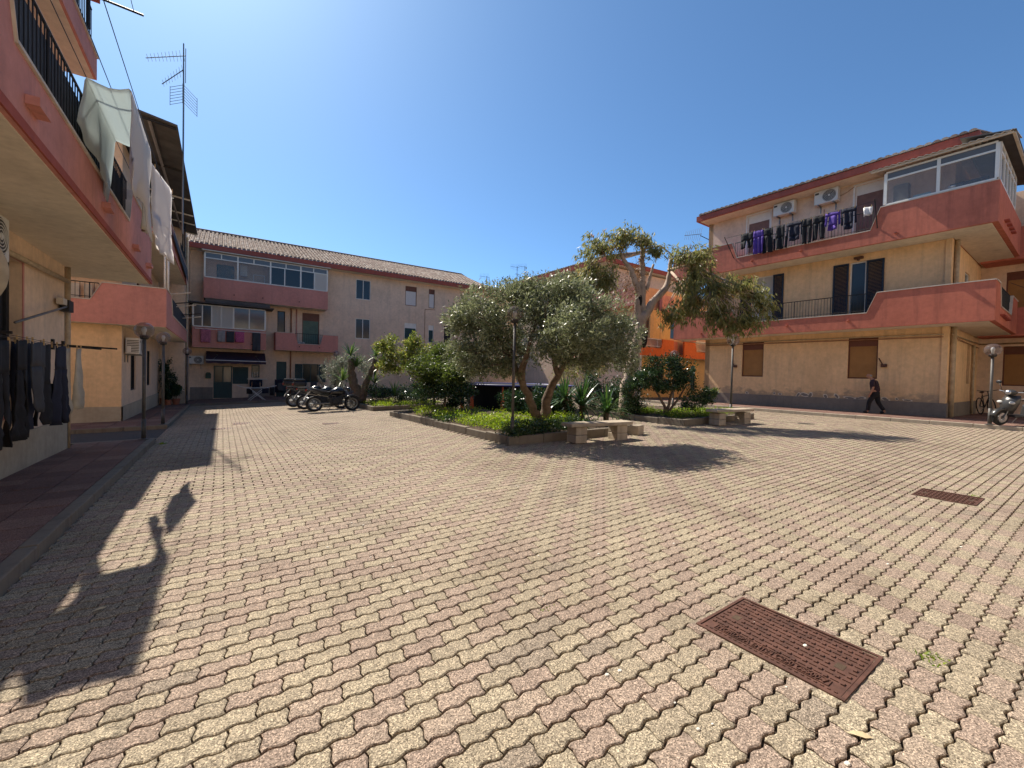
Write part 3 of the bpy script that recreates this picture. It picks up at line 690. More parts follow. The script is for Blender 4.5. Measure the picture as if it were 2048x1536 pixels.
# eaves and roof
m = MB(); m.box(-.95, -.85, -.67, 9.42, 9.935, 10.2); m.box(-.85, 6.5, -.67, -.57, 9.935, 10.2); m.box(-.85, 6.5, 9.32, 9.42, 9.935, 10.2); rf = m.build('roof', 'fascia', RB)
m = MB(); m.box(-.85, 6.3, -.57, 9.32, 9.95, 10.12); m.build('eave_soffit', 'cream', rf)
tile_columns(rf, -.62, 9.38, .22, lambda u, t, h: (-.98+5*t, u, 10.205+1.55*t+h), 12, .1)
# pipes and cables
pipe(RB, [(-.05, .12, 3.52), (-.05, 4.5, 3.56), (-.05, 9.2, 3.58)], .022, 'pipe'); pipe(RB, [(-.045, .12, 3.42), (-.045, 9.2, 3.49)], .02, 'pipe_brown')
pipe(RB, [(.35, -.08, .4), (.35, -.08, 3.8)], .085, 'pipe'); pipe(RB, [(.35, -.08, 4.5), (.35, -.08, 6.95)], .075, 'pipe'); pipe(RB, [(.10, -.07, 3.52), (6, -.07, 3.52)], .022, 'pipe'); pipe(RB, [(.55, -.06, 3.44), (6, -.06, 3.34)], .018, 'pipe_brown')
pipe(RB, [(4.75, -.07, .4), (4.75, -.07, 3.4)], .05, 'pipe')
pipe(RB, [(-.02, 5.75, 9.2), (-.02, 5.75, 7.6)], .012, 'pipe_brown', 'cable'); pipe(RB, [(-.02, 4.0, 9.2), (-.02, 4.02, 7.6)], .012, 'pipe_brown', 'cable')
pipe(RB, [(-.02, 3.45, 9.6), (-.05, 3.2, 9.66), (-.02, 2.95, 9.82)], .01, 'pipe_brown', 'cable')
# small wall lamps and boxes
for u in (7.62, 1.78):
    m = MB(); m.fbox(F, u-.1, u+.08, 2.32, 2.44, .01, .1); m.tube([F.P(u+.03, 2.42, .06), F.P(u+.15, 2.68, .06)], .022, 6); m.build('clothes_bracket', 'rust_iron', RB)
m = MB(); m.fbox(F, 2.55, 2.85, 6.78, 6.86, .01, .16); m.ball(F.P(2.7, 6.74, .1), .055); m.build('wall_lamp', 'rust_iron', RB)
# flaking plaster along the plinth
def flake(u, z, w, h, mats=('cream', 'grey_plinth')):
    a = random.uniform(0, 6); n = 14
    rr = [1+.32*math.sin(2*k*2*math.pi/n+a)+random.uniform(-.2, .2) for k in range(n)]
    for k_, (mt, q, d) in enumerate(zip(mats, (1, .72), (.006, .009))):
        mb = MB(); mb.prism([(u+w*q*rr[k]*math.cos(2*math.pi*k/n), z+h*q*rr[k]*math.sin(2*math.pi*k/n)) for k in range(n)], F.P, 0.001, d); mb.build('plaster_flake', mt, RB)
for u, z, w, h in ((7.0, 1.06, .12, .05), (5.75, 1.1, .09, .05), (5.5, 1.07, .12, .04), (4.75, 1.08, .10, .10), (4.5, 1.09, .2, .09), (4.28, 1.07, .12, .12), (3.7, 1.06, .13, .07), (3.3, 1.09, .1, .1), (2.85, 1.04, .22, .06), (2.5, 1.05, .2, .06), (1.7, 1.06, .18, .07), (1.35, 1.08, .08, .04), (1.05, 1.05, .14, .05)): flake(u, z, w*.85, h)
# ------------------------------------------------------------------ recess house at the far right
RR = empty('recess_house', (28.05, 3.7, 0), 0, 'shaded house end wall behind the scooter at the right edge', 'building')
Q = Fac((0, 0, 0), (0, -1, 0), (-1, 0, 0))
hw = (.42, 1.5, 1.7, 3.4); hd = (1.75, 2.6, .4, 3.3)
wall(RR, Q, -1, 9, .2, 10, [hw, hd, (.42, 1.5, 4.6, 6.6)], 'beige_pink', .14)
b = MB(); b.box(.2, 5, -9, 1, .2, 10); b.build('house_body', 'beige_pink', RR); roller(RR, Q, *hw, 'brown_frame', 'tan_shutter', 'brown_frame', .3, .1); casement(RR, Q, *hd, 'dark_green', 'pane', 1, .12); roller(RR, Q, .42, 1.5, 4.6, 6.6, 'brown_frame', 'tan_shutter', 'brown_frame', .3, .1)
pipe(RR, [(-.06, .3, 3.52), (-.06, -8, 3.52)], .03); m = MB(); m.box(-1.2, -.002, -9, .2, 3.75, 4.9); m.build('balcony', 'terracotta', RR); m = MB(); m.box(-1.2, -.002, -9, .2, 6.9, 8.2); m.build('balcony', 'terracotta', RR)
# ------------------------------------------------------------------ near left house
LB = empty('apartment_house', (-2.75, 0, 0), 0, 'near left house with pink overhanging balcony and blankets above the pavement', 'building')
F = Fac((0, 0, 0), (0, 1, 0), (1, 0, 0)); E = Fac((0, 12.72, 0), (-1, 0, 0), (0, 1, 0))
H1 = (7.9, 10.42, .85, 3.32)
wall(LB, F, -8, 12.72, -.4, 3.74, [H1, (3.2, 5.2, .85, 3.3)], 'beige_pink', .22)
wall(LB, F, -8, 12.72, 3.74, 6.9, [(6.2, 7.6, 4.0, 6.5), (8.6, 10.4, 4.0, 6.5), (2.5, 4.5, 4, 6.5)], 'beige_pink', .2)
wall(LB, F, -8, 12.72, 6.9, 9.5, [], 'beige_pink', .2)
wall(LB, E, 0, 7, -.4, 9.5, [], 'beige', .2)
b = MB(); b.box(-7, -.25, -8, 12.45, -.4, 9.45); b.build('house_core', 'dark_void', LB)
m = MB(); m.fbox(F, -8, 12.77, -.4, .52, .002, .05); m.fbox(E, -.05, 7, -.4, .52, .002, .05); m.build('plinth', 'pale_plinth', LB)
o = casement(LB, F, *H1, 'dark_void', 'dark_void', 1, .2, .12); corr(F, 8.05, 9.7, 1.0, 2.85, -.16, .06).build('roller_shutter', 'maroon_shutter', o, fix=False)
m = MB(); ring(m, F, H1[0]-.06, H1[1]+.06, H1[2]-.06, H1[3]+.06, .06, .002, .015); m.build('window_surround', 'pink', LB)
for a in (6.2, 8.6): casement(LB, F, a, a+1.6 if a > 8 else a+1.4, 4.0, 6.5, 'dark_void', 'pane', 2, .15)
Fb = Fac((1.25, 0, 0), (0, 1, 0), (1, 0, 0))
top = [(-6, 5.2), (5.25, 5.2), (5.52, 4.42), (10.9, 4.42), (11.2, 5.08), (14.1, 5.08)]
balcony(LB, 'pink', [(-.2, 1.13, -6, 12.719, 3.76, 3.98), (-1.5, 1.13, 12.78, 13.98, 3.76, 3.98)], [dict(F=Fb, top=top, zb=3.74, rails=[(5.3, 11.1, 4.44, 5.22)]), dict(F=Fac((0, 14.1, 0), (1, 0, 0), (0, 1, 0)), top=[(-1.5, 5.08), (1.13, 5.08)], zb=3.742)], [(.002, 1.21, -6, 14.06, 3.725, 3.757), (-1.5, .002, 12.78, 14.06, 3.725, 3.757)], 'pink balcony overhanging the near left pavement')
m = MB(); m.fbox(Fb, 5.5, 11.0, 4.46, 5.16, -.11, -.10); m.build('balcony_screen', 'charcoal_cloth', LB)
m = MB(); m.fbox(Fb, -6, 14.1, 3.742, 3.84, .001, .02); m.build('drip_edge', 'fascia', LB)
for u in (5.9, 8.9, 11.5, 13.3):
    m = MB(); m.fbox(Fb, u-.16, u+.16, 4.02, 4.10, .002, .10); m.build('line_bracket', 'pink', LB)
Fb2 = Fac((.80, 0, 0), (0, 1, 0), (1, 0, 0))
balcony(LB, 'pink', [(-.2, .68, -6, 10.98, 6.93, 7.12)], [dict(F=Fb2, top=[(-6, 7.3), (10.95, 7.3)], zb=6.91, rails=[(2, 10.85, 7.34, 8.1)])], [(.002, .76, -6, 10.93, 6.895, 6.925)], 'upper pink balcony with bar railing at the top left corner')
m = MB(); m.tube([(.75, 10.6, 7.6), (.75, 10.6, 8.9)], .03, 6); m.build('railing_post', 'iron', LB); m = MB(); m.tube([(.75, 9.4, 7.3), (.75, 9.4, 8.6)], .02, 6); m.build('railing_post', 'iron', LB)
m = MB(); m.box(-7, .5, -8, 12.9, 9.5, 9.75); m.build('roof', 'fascia', LB)
pipe(LB, [(.07, 8.9, 3.32), (.07, 12.62, 3.40)], .045, 'pipe'); pipe(LB, [(.03, 12.80, -.2), (.03, 12.80, 3.72)], .05, 'pipe'); pipe(LB, [(-.1, 12.85, .5), (-.1, 12.85, 3.72)], .03, 'pipe')
m = MB(); m.fbox(F, 12.3, 12.62, 2.75, 2.98, .02, .16); m.build('junction_box', 'dark_plastic', LB); m = MB(); m.fbox(F, 12.0, 12.26, 2.86, 2.98, .04, .14); m.build('flood_lamp', 'coping', LB)
pipe(LB, [(.15, 9.6, 2.28), (.12, 12.3, 2.84)], .02, 'grey_metal', 'awning_arm')
# ------------------------------------------------------------------ second left house
LC = empty('apartment_house', (-2.83, 19.45, 0), 0, 'second left house with pink corner balcony and grey sheet canopy', 'building')
F = Fac((0, 0, 0), (0, 1, 0), (1, 0, 0)); A_ = Fac((0, 0, 0), (1, 0, 0), (0, -1, 0))
w1, w2 = (1.75, 2.85, .75, 2.35), (5.9, 7.0, .8, 2.4)
wall(LC, F, 0, 10.0, -.6, 3.05, [w1, w2], 'beige_pink', .16); wall(LC, F, 0, 10, 3.05, 6.15, [(3, 4, 3.4, 5.5)], 'beige_pink'); wall(LC, F, 0, 10, 6.15, 9.3, [(2, 3.4, 6.4, 8.6)], 'beige_pink')
wall(LC, A_, -6, 0, -.6, 3.05, [], 'beige'); wall(LC, A_, -6, 0, 3.05, 9.3, [], 'beige_pink')
b = MB(); b.box(-6, -.2, .2, 9.8, -.6, 9.25); b.build('house_core', 'dark_void', LC)
m = MB(); m.fbox(F, -.04, 10, -.6, .28, .002, .04); m.fbox(A_, -6, .04, -.6, .28, .002, .04); m.build('plinth', 'pale_plinth', LC)
for w in (w1, w2): casement(LC, F, *w, 'dark_void', 'pane', 2, .1)
casement(LC, F, 3, 4, 3.4, 5.5, 'brown_frame', 'pane', 2, .12); roller(LC, F, 2, 3.4, 6.4, 8.6, 'brown_frame', 'maroon_shutter', 'white_frame', .3, .12)
Ff = Fac((0, -.42, 0), (1, 0, 0), (0, -1, 0)); Fs = Fac((1.21, 0, 0), (0, 1, 0), (1, 0, 0))
balcony(LC, 'pink', [(-3.5, 1.09, -.30, -.001, 3.07, 3.25), (.001, 1.09, 0, 10, 3.07, 3.25)], [dict(F=Ff, top=[(-3.5, 3.78), (-.70, 3.78), (-.42, 4.36), (1.21, 4.36)], zb=3.05, rails=[(-3.4, -.5, 3.8, 4.34)]), dict(F=Fs, top=[(-.30, 4.36), (1.3, 4.36), (1.75, 3.66), (10, 3.66)], zb=3.052, rails=[(1.5, 10, 3.68, 4.4)])], [(-3.5, 1.17, -.38, -.002, 3.035, 3.066), (.002, 1.17, 0, 10, 3.035, 3.066)], 'pink corner balcony of the second left house')
m = MB(); m.fbox(Fs, 1.8, 9.9, 3.7, 4.36, -.03, -.02); m.build('balcony_screen', 'dark_void', LC)
for k, (yy, zz, l) in enumerate(((.9, 4.5, 1.0), (3.2, 4.45, 1.1), (3.5, 4.35, 1.1), (6.4, 4.3, 1.2), (6.9, 4.2, 1.2))):
    m = MB(); m.tube([(1.2, yy, zz-.12), (1.2+l*.62, yy+.02, zz+.02)], .022, 6); m.build('clothes_pole', 'coping' if k % 2 == 0 else 'iron', LC)
m = MB()
for x in np.linspace(-3.4, -.9, 9): m.fbox(Ff, x, x+.2, 3.8, 4.3, -.3, -.28)
m.build('slat_screen', 'coping', LC)
m = MB(); m.fbox(Ff, -3.5, .3, 4.55, 4.7, -.25, -.15); m.fbox(Ff, -3.5, .3, 4.95, 5.1, -.25, -.15); m.build('white_beam', 'white_frame', LC)
balcony(LC, 'pink', [(.001, 1.09, -.8, 9.8, 6.17, 6.35)], [dict(F=Fs, top=[(-.8, 7.0), (9.8, 7.0)], zb=6.15, rails=[(6.4, 9.7, 7.0, 7.6)]), dict(F=Fac((0, 9.8, 0), (1, 0, 0), (0, 1, 0)), top=[(.0, 7.0), (1.09, 7.0)], zb=6.152)], [(.002, 1.17, -.76, 9.76, 6.135, 6.166)], 'upper pink balcony under the grey canopy')
pipe(LC, [(1.1, .3, 4.4), (1.1, .3, 6.13)], .03, 'white_paint', 'white_post'); pipe(LC, [(1.15, .75, 4.4), (1.15, .75, 6.13)], .04, 'white_paint', 'white_post')
m = MB(); m.add([(-.1, -2.25, 9.55), (1.61, -2.25, 9.28), (1.61, 10.95, 9.28), (-.1, 10.95, 9.55)], [(0, 1, 2, 3)])
o = m.build('sheet_canopy', 'canopy', LC); o.modifiers.new('t', 'SOLIDIFY').thickness = .05; o['label'] = 'long grey sheet canopy sheltering the top balcony'
for yy in (-2.1, 1.5, 4.8, 7.2, 8.8, 10.8):
    m = MB(); m.tube([(.1, yy, 9.36), (1.58, yy, 9.2)], .035, 6); m.build('canopy_rafter', 'white_paint' if yy > 4 else 'iron', LC)
m = MB(); m.tube([(.9, -2.0, 9.28), (.9, 10.8, 9.28)], .05, 6); m.build('canopy_purlin', 'grey_cloth', LC)
m = MB(); m.box(-6, .4, -.5, 10, 9.56, 9.75); m.build('roof', 'fascia', LC)
m = MB(); m.tube([(1.15, 9.0, 6.4), (1.15, 9.0, 9.25)], .035, 6); m.tube([(1.15, 7.7, 6.4), (1.15, 7.7, 9.25)], .03, 6); m.build('canopy_post', 'iron', LC)
# striped shade cloth hanging from the top balcony
m = MB(); n = 10
for i in range(n+1):
    t = i/n; m.v += [(1.27, 1.2+8*t, 6.9-.1*math.sin(t*3)), (1.3, 1.2+8*t, 6.5-.35*t+.04*math.sin(t*25))]
m.f = [(2*i, 2*i+1, 2*i+3, 2*i+2) for i in range(n)]
m.build('shade_cloth', 'charcoal_cloth', LC, fix=False)
# ------------------------------------------------------------------ long back house
BB = empty('apartment_house', (0, 34.2, 0), 0, 'long shaded back house with tiled roof and glazed verandas', 'building')
F = Fac((0, 0, 0), (1, 0, 0), (0, -1, 0)); Fo = Fac((0, -1.2, 0), (1, 0, 0), (0, -1, 0))
hol = dict(W1u=(8.5, 9.63, 7.31, 8.85), W1l=(8.51, 9.64, 4.25, 5.82), W2u=(12.46, 13.44, 7.26, 8.86), W2b=(14.53, 15.07, 7.26, 8.86), W2l=(12.43, 13.46, 3.7, 5.82), W2c=(14.55, 15.03, 4.3, 5.8), W3=(16.0, 16.61, 4.0, 5.84), drM=(4.78, 5.92, 3.3, 5.85), nar=(3.19, 3.67, 3.5, 5.82), door=(-.47, .56, -.30, 1.85), wing=(.58, 1.47, .65, 1.80), sm=(1.66, 2.14, 1.1, 1.95), door2=(3.16, 3.79, -.30, 2.25), win2=(4.84, 5.9, .8, 2.15))
wall(BB, F, -8, 24, -.8, 3.0, list(hol.values()), 'beige_pink', .14); wall(BB, F, -8, 24, 3.0, 9.2, list(hol.values()), 'beige_upper', .14)
b = MB(); b.box(-8, 24, .3, 8, -.8, 9.15); b.build('house_core', 'dark_void', BB)
m = MB(); m.fbox(F, -1.7, -.5, -.8, .42, .002, .02); m.fbox(F, 1.5, 3.1, -.8, .42, .002, .02); m.fbox(F, 3.85, 24, -.8, .42, .002, .02); m.build('plinth', 'grey_plinth', BB)
for k in ('W1u', 'W1l'): casement(BB, F, *hol[k], 'white_frame', 'pane', 2, .1)
for k in ('W2u', 'W2b'): roller(BB, F, *hol[k], 'brown_frame', 'white_cloth', 'brown_frame', .36, .1)
for k in ('W2l', 'W2c'): roller(BB, F, *hol[k], 'white_frame', 'dark_green', 'white_frame', .38, .1)
casement(BB, F, *hol['W3'], 'dark_void', 'pane', 1, .1); roller(BB, F, *hol['drM'], 'brown_frame', 'green_shutter', 'brown_frame', .5, .1)
casement(BB, F, *hol['nar'], 'dark_void', 'pane', 1, .1)
o = casement(BB, F, *hol['door'], 'dark_green', 'dark_green', 2, .06, .07, ['pane', 'pane_grey']); m = MB(); m.fbox(F, -.40, .49, -.23, .78, -.038, -.02); m.build('door_panel', 'dark_green', o); o.name = 'door'
roller(BB, F, *hol['wing'], 'dark_green', 'dark_green', 'dark_green', .1, .06); casement(BB, F, *hol['sm'], 'dark_green', 'pane', 1, .08); m = MB(); [m.fbox(F, x, x+.02, 1.12, 1.5, -.01, .01) for x in (1.72, 1.82, 1.92, 2.02)]; m.build('window_grille', 'white_frame', BB)
casement(BB, F, *hol['door2'], 'dark_green', 'dark_green', 1, .1); o = casement(BB, F, *hol['win2'], 'dark_green', 'pane', 2, .1); louvre(o, F, 4.34, 4.82, .82, 2.13, .01, 'dark_green'); louvre(o, F, 5.92, 6.41, .82, 2.13, .01, 'dark_green')
# balconies
balcony(BB, 'pink', [(-.9, 6.2, -1.08, -.001, 6.11, 6.3)], [dict(F=Fo, top=[(-1.0, 7.36), (6.26, 7.36)], zb=6.09, cop=False), dict(F=Fac((-1.0, 0, 0), (0, -1, 0), (-1, 0, 0)), top=[(.0, 7.36), (1.08, 7.36)], zb=6.092, cop=False), dict(F=Fac((6.26, 0, 0), (0, -1, 0), (1, 0, 0)), top=[(.0, 7.36), (1.08, 7.36)], zb=6.092, cop=False)], [(-.96, 6.2, -1.16, -.002, 6.075, 6.108)], 'pink balcony below the long glazed veranda')
balcony(BB, 'pink', [(-1.45, 2.35, -1.08, -.001, 3.01, 3.2)], [dict(F=Fo, top=[(-1.55, 4.22), (2.42, 4.22)], zb=2.98, cop=False), dict(F=Fac((-1.55, 0, 0), (0, -1, 0), (-1, 0, 0)), top=[(.0, 4.22), (1.08, 4.22)], zb=2.982, cop=False), dict(F=Fac((2.42, 0, 0), (0, -1, 0), (1, 0, 0)), top=[(.0, 4.22), (1.08, 4.22)], zb=2.982, cop=False)], [(-1.5, 2.36, -1.16, -.002, 2.965, 3.008)], 'pink balcony with washing hung along its front')
balcony(BB, 'pink', [(3.05, 6.9, -1.08, -.001, 3.06, 3.25)], [dict(F=Fo, top=[(2.98, 4.22), (4.17, 4.22), (4.36, 3.5), (5.78, 3.5), (5.98, 4.24), (7.0, 4.24)], zb=3.03, rails=[(4.2, 5.95, 3.52, 4.24)]), dict(F=Fac((2.98, 0, 0), (0, -1, 0), (-1, 0, 0)), top=[(.0, 4.22), (1.08, 4.22)], zb=3.032), dict(F=Fac((7.0, 0, 0), (0, -1, 0), (1, 0, 0)), top=[(.0, 4.22), (1.08, 4.22)], zb=3.032)], [(3.02, 6.96, -1.16, -.002, 3.015, 3.058)], 'small pink balcony with notched front and iron railing')
m = MB()
for u, z in ((-.1, 3.35), (1.6, 3.28), (4.45, 3.28), (5.75, 3.28), (.6, 6.4), (2.2, 6.4), (4.4, 6.4)): m.fbox(Fo, u-.03, u+.03, z, z+.06, 0, .06)
m.build('drain_spout', 'dark_void', BB)
pn = lambda a, b: 'clear_pane' if a < 2.5 else ('curtain' if 5.2 < (a+b)/2 < 5.9 else 'pane')
veranda(BB, Fo, [-.95, .79, 2.64, 4.48, 6.2], 7.38, 8.60, 8.97, -.01, 'white_frame', pn, mids=[(3.49, 7.44, 8.57), (5.35, 7.44, 8.57), (-.09, 8.63, 8.9), (1.68, 8.63, 8.9), (3.56, 8.63, 8.9), (5.3, 8.63, 8.9)])
m = MB(); m.box(-1.1, 6.4, -1.45, -.001, 9.0, 9.06); m.build('veranda_roof', 'coping', BB)
m = MB(); m.fbox(F, -.35, .6, 7.2, 8.5, .01, .05); m.build('inner_shutter', 'dark_green', BB); m = MB(); m.fbox(F, .95, 1.35, 7.9, 8.6, .02, .3); m.build('boiler', 'ac_white', BB); m = MB(); ring(m, F, 1.7, 2.4, 7.6, 8.15, .05, .01, .05); m.build('inner_window', 'white_frame', BB)
veranda(BB, Fo, [-1.52, .58, 2.36], 4.25, None, 5.66, -.01, 'white_frame', lambda a, b: 'pane_grey' if a > .5 or a < -1.2 else 'curtain' if -.6 < a < .1 else 'pane', mids=[(-1.05, 4.3, 5.6), (-.58, 4.3, 5.6), (-.08, 4.3, 5.6), (1.45, 4.3, 5.6)])
m = MB(); m.box(-1.95, 2.85, -1.6, -.001, 5.72, 5.77); m.box(-.9, 2.6, -1.5, -.1, 5.80, 6.0); m.build('veranda_roof', 'canopy', BB)
# roof with barrel tiles
m = MB(); m.box(-8, 24, -.95, -.82, 9.19, 9.5); m.box(-8, 24, -.82, .2, 9.26, 9.44); rf = m.build('roof', 'fascia', BB)
m = MB(); m.box(-8, 24, -.81, -.002, 9.20, 9.255); m.build('eave_soffit', 'cream', rf)
tile_columns(rf, -6, 24, .25, lambda u, t, h: (u if u < 19.5 else u-(0)*t, -1.0+5.0*t, 9.5+(2.05 if u < 19.6 else max(.35, 2.05-(u-19.6)*.42))*t+h), 15, .095)
m = MB(); m.tube([(-6, 4.05, 11.60), (19.7, 4.05, 11.60)], .13, 8); m.build('ridge_tile', 'roof_tile', rf); m = MB(); m.tube([(19.7, 4.05, 11.58), (24, 4.05, 9.9)], .12, 8); m.build('ridge_tile', 'roof_tile', rf)
pipe(BB, [(4.05, -.06, -.3), (4.05, -.06, 6.08)], .05, 'pipe_brown'); pipe(BB, [(4.4, -.06, 2.95), (4.4, -.06, 6.08)], .03, 'pink'); pipe(BB, [(14.2, -.02, 7.1), (14.2, -.02, 3)], .02, 'pipe_brown', 'cable'); pipe(BB, [(14.2, -.02, 7.1), (15.1, -.02, 7.15)], .02, 'pipe_brown', 'cable')
# wing that closes the corner on the left
b = MB(); b.box(-7, -1.75, -4.25, -.002, -.8, 9.4); o = b.build('corner_wing', 'beige_pink', BB); m = MB(); m.box(-2.7, -1.72, -4.29, -4.252, -.8, .35); m.build('plinth', 'pale_plinth', o)
pipe(BB, [(-1.68, -3.9, -.3), (-1.68, -3.9, 9)], .05, 'pipe'); 
# ------------------------------------------------------------------ far orange house
OB = empty('apartment_house', (21.5, 17.3, 0), 0, 'far house with orange balconies behind the gum tree', 'building')
A_ = Fac((0, 0, 0), (1, 0, 0), (0, -1, 0)); F = Fac((0, 0, 0), (0, 1, 0), (-1, 0, 0))
wn, wn2 = (5.2, 5.75, .9, 2.6), (1.2, 2.2, .9, 2.7)
wall(OB, A_, 0, 16, -.3, 3.05, [wn, wn2], 'ochre', .14); wall(OB, A_, 0, 16, 3.05, 7.35, [(2.6, 3.4, 4.3, 6.2)], 'peach', .14)
wall(OB, F, 0, 2.7, -.3, 7.35, [], 'beige_upper', .14); wall(OB, F, 2.7, 13.5, -.3, 9.2, [(3, 4, 4.2, 5.8), (7, 8, 4.2, 5.8), (3, 4, 7.3, 8.8), (7, 8, 7.3, 8.8), (10.5, 11.4, 7.3, 8.8)], 'beige_upper', .14)
casement(OB, A_, *wn, 'dark_green', 'pane', 2, .1); casement(OB, A_, *wn2, 'brown_frame', 'pane', 2, .1); casement(OB, A_, 2.6, 3.4, 4.3, 6.2, 'brown_frame', 'pane', 1, .1)
for w in ((3, 4, 4.2, 5.8), (7, 8, 4.2, 5.8), (3, 4, 7.3, 8.8), (7, 8, 7.3, 8.8), (10.5, 11.4, 7.3, 8.8)): roller(OB, F, *w, 'brown_frame', 'maroon_shutter', 'brown_frame', .3, .1)
b = MB(); b.box(.3, 16, .3, 2.6, -.3, 7.34); b.box(.3, 9, 2.72, 13.4, -.3, 9.1); b.build('house_core', 'beige_upper', OB)
Fo2 = Fac((0, -.6, 0), (1, 0, 0), (0, -1, 0))
balcony(OB, 'orange', [(-.6, 2.2, -.48, -.001, 3.07, 3.25), (3.5, 9, -.48, -.001, 3.07, 3.25)], [dict(F=Fo2, top=[(-.7, 3.55), (1.1, 3.55), (1.25, 4.12), (2.35, 4.12)], zb=3.05, rails=[(-.6, 1.15, 3.57, 4.1)], cop=False), dict(F=Fo2, top=[(3.5, 4.12), (4.7, 4.12), (4.9, 3.5), (6.3, 3.5), (6.5, 4.12), (9, 4.12)], zb=3.05, rails=[(4.8, 6.4, 3.52, 4.1)], cop=False)], [(-.6, 2.3, -.55, -.002, 3.035, 3.066), (3.5, 9, -.55, -.002, 3.035, 3.066)], 'bright orange balconies', rail='white_paint')
m = MB(); m.fbox(A_, 2.36, 3.48, 3.05, 4.14, .002, .1); m.build('recess_panel', 'terracotta', OB)
m = MB(); m.fbox(A_, 3.6, 6.8, 4.14, 4.24, .3, .65); m.build('awning_box', 'coping', OB)
m = MB(); m.fbox(A_, .2, 2.2, 4.14, 5.9, .3, .42); m.build('veranda_panel', 'ochre', OB); m = MB(); m.fbox(A_, 1.15, 1.18, 4.14, 5.9, .42, .425); m.build('panel_joint', 'pipe_brown', OB)
m = MB(); m.fbox(A_, 1.2, 2.4, 5.9, 6.9, .3, .5); m.fbox(F, 0, 5, 6.1, 7.2, .002, .9); m.build('balcony', 'pink', OB)
m = MB(); m.box(-1.05, -.95, 2.2, 14, 9.2, 9.48); m.box(-.95, 9, 2.2, 2.3, 9.2, 9.48); rf = m.build('roof', 'fascia', OB); m = MB(); m.box(-.95, 9, 2.3, 14, 9.22, 9.38); m.build('eave_soffit', 'cream', rf)
tile_columns(rf, 2.25, 14, .25, lambda u, t, h: (-1.05+5*t, u, 9.5+1.3*t+h), 9, .095)
# far roofs beyond the garden
FR = empty('distant_house', (24, 46, 0), 0, 'distant pale house with low tiled roof beyond the back house', 'building')
b = MB(); b.box(0, 26, 0, 8, -1, 9.9); b.build('wall', 'beige_upper', FR); m = MB(); m.add([(-1, -1, 9.9), (27, -1, 9.9), (27, 4, 11.9), (-1, 4, 11.9)], [(0, 1, 2, 3)]); m.build('roof', 'roof_tile', FR).modifiers.new('t', 'SOLIDIFY').thickness = .2

# unseen house added behind the viewer: its sunlit front bounces light into the shaded walls
NB = empty('apartment_house', (0, -9, 0), 0, 'unseen cream house added behind the viewer to bounce sunlight into the courtyard', 'building')
F = Fac((0, 0, 0), (1, 0, 0), (0, 1, 0)); hs = [(x, x+1.1, z, z+1.5) for x in range(0, 26, 4) for z in (1.2, 4.4, 7.5)]
wall(NB, F, -10, 30, -.6, 9.6, hs, 'cream', .14)
b = MB(); b.box(-10, 30, -8, -.3, -.6, 9.5); b.build('house_core', 'beige', NB)
for h in hs: roller(NB, F, *h, 'white_frame', 'tan_shutter', 'white_frame', .3, .1)
m = MB(); m.box(-10, 30, .002, .8, 9.6, 9.85); m.build('roof', 'fascia', NB); m = MB(); m.fbox(F, -10, 30, -.6, .9, .002, .03); m.build('plinth', 'pale_plinth', NB)
# ------------------------------------------------------------------ globe lamps
def lamp_post(x, y, H, zb, label, rp=.036, rg=.20):
    r = empty('street_lamp', (x, y, zb), 0, label, 'street lamp', 'globe lamp posts round the courtyard')
    m = MB(); m.tube([(0, 0, 0), (0, 0, H-rg*.95)], rp, 10); m.tube([(0, 0, 0), (0, 0, .5)], [rp*1.35, rp*1.25], 10); m.build('pole', 'pole_grey', r, smooth=True)
    m = MB(); m.lathe([(.0, 0), (.11, 0), (.11, .015), (.05, .03), (.0, .03)], (0, 0, 0), 12); m.build('base_plate', 'pole_grey', r)
    m = MB(); m.lathe([(.0, -.02), (.06, -.02), (.085, .0), (.09, .05), (.065, .075), (0, .075)], (0, 0, H-rg*.98), 14); m.build('collar', 'dark_plastic', r, smooth=True)
    m = MB(); m.ball((0, 0, H), rg, rg, rg*.96, 24, 14); m.build('globe', 'globe', r, smooth=True)
    m = MB(); m.lathe([(.0, -.13), (.03, -.13), (.03, -.06), (.045, -.02), (.05, .03), (.03, .075), (.0, .085)], (0, 0, H), 12); m.build('bulb', 'bulb', r, smooth=True)
    return r
G12 = lambda x, y: gz(x, y)+.125
lamp_post(-1.549, 13.4, 2.62, G12(-1.55, 13.4), 'smoky globe lamp at the near pavement corner, nearest of the left row')
lamp_post(-1.53, 17.2, 2.72, G12(-1.53, 17.2), 'second globe lamp of the left row, just behind the passage')
lamp_post(-1.555, 28.6, 2.85, G12(-1.55, 28.6), 'third and furthest globe lamp of the left row, in front of the back house')
lamp_post(5.67, 8.25, 2.92, gz(5.67, 8.25)+.14, 'globe lamp at the front corner of the olive tree bed', .034)
lamp_post(15.55, 8.4, 2.87, gz(15.5, 8.4)+.0, 'globe lamp standing behind the second stone bench', .036, .22)
lamp_post(19.28, 2.46, 2.27, .49, 'clear globe lamp on the right-hand kerb beside the scooter', .036, .2)
lamp_post(5.88, 28.1, 2.9, gz(5.9, 28.1), 'small distant globe lamp beside the yucca leaves', .03)
lamp_post(16.7, 11.65, 2.45, gz(16.7, 11.65), 'globe lamp whose top just shows above the dark camellia')
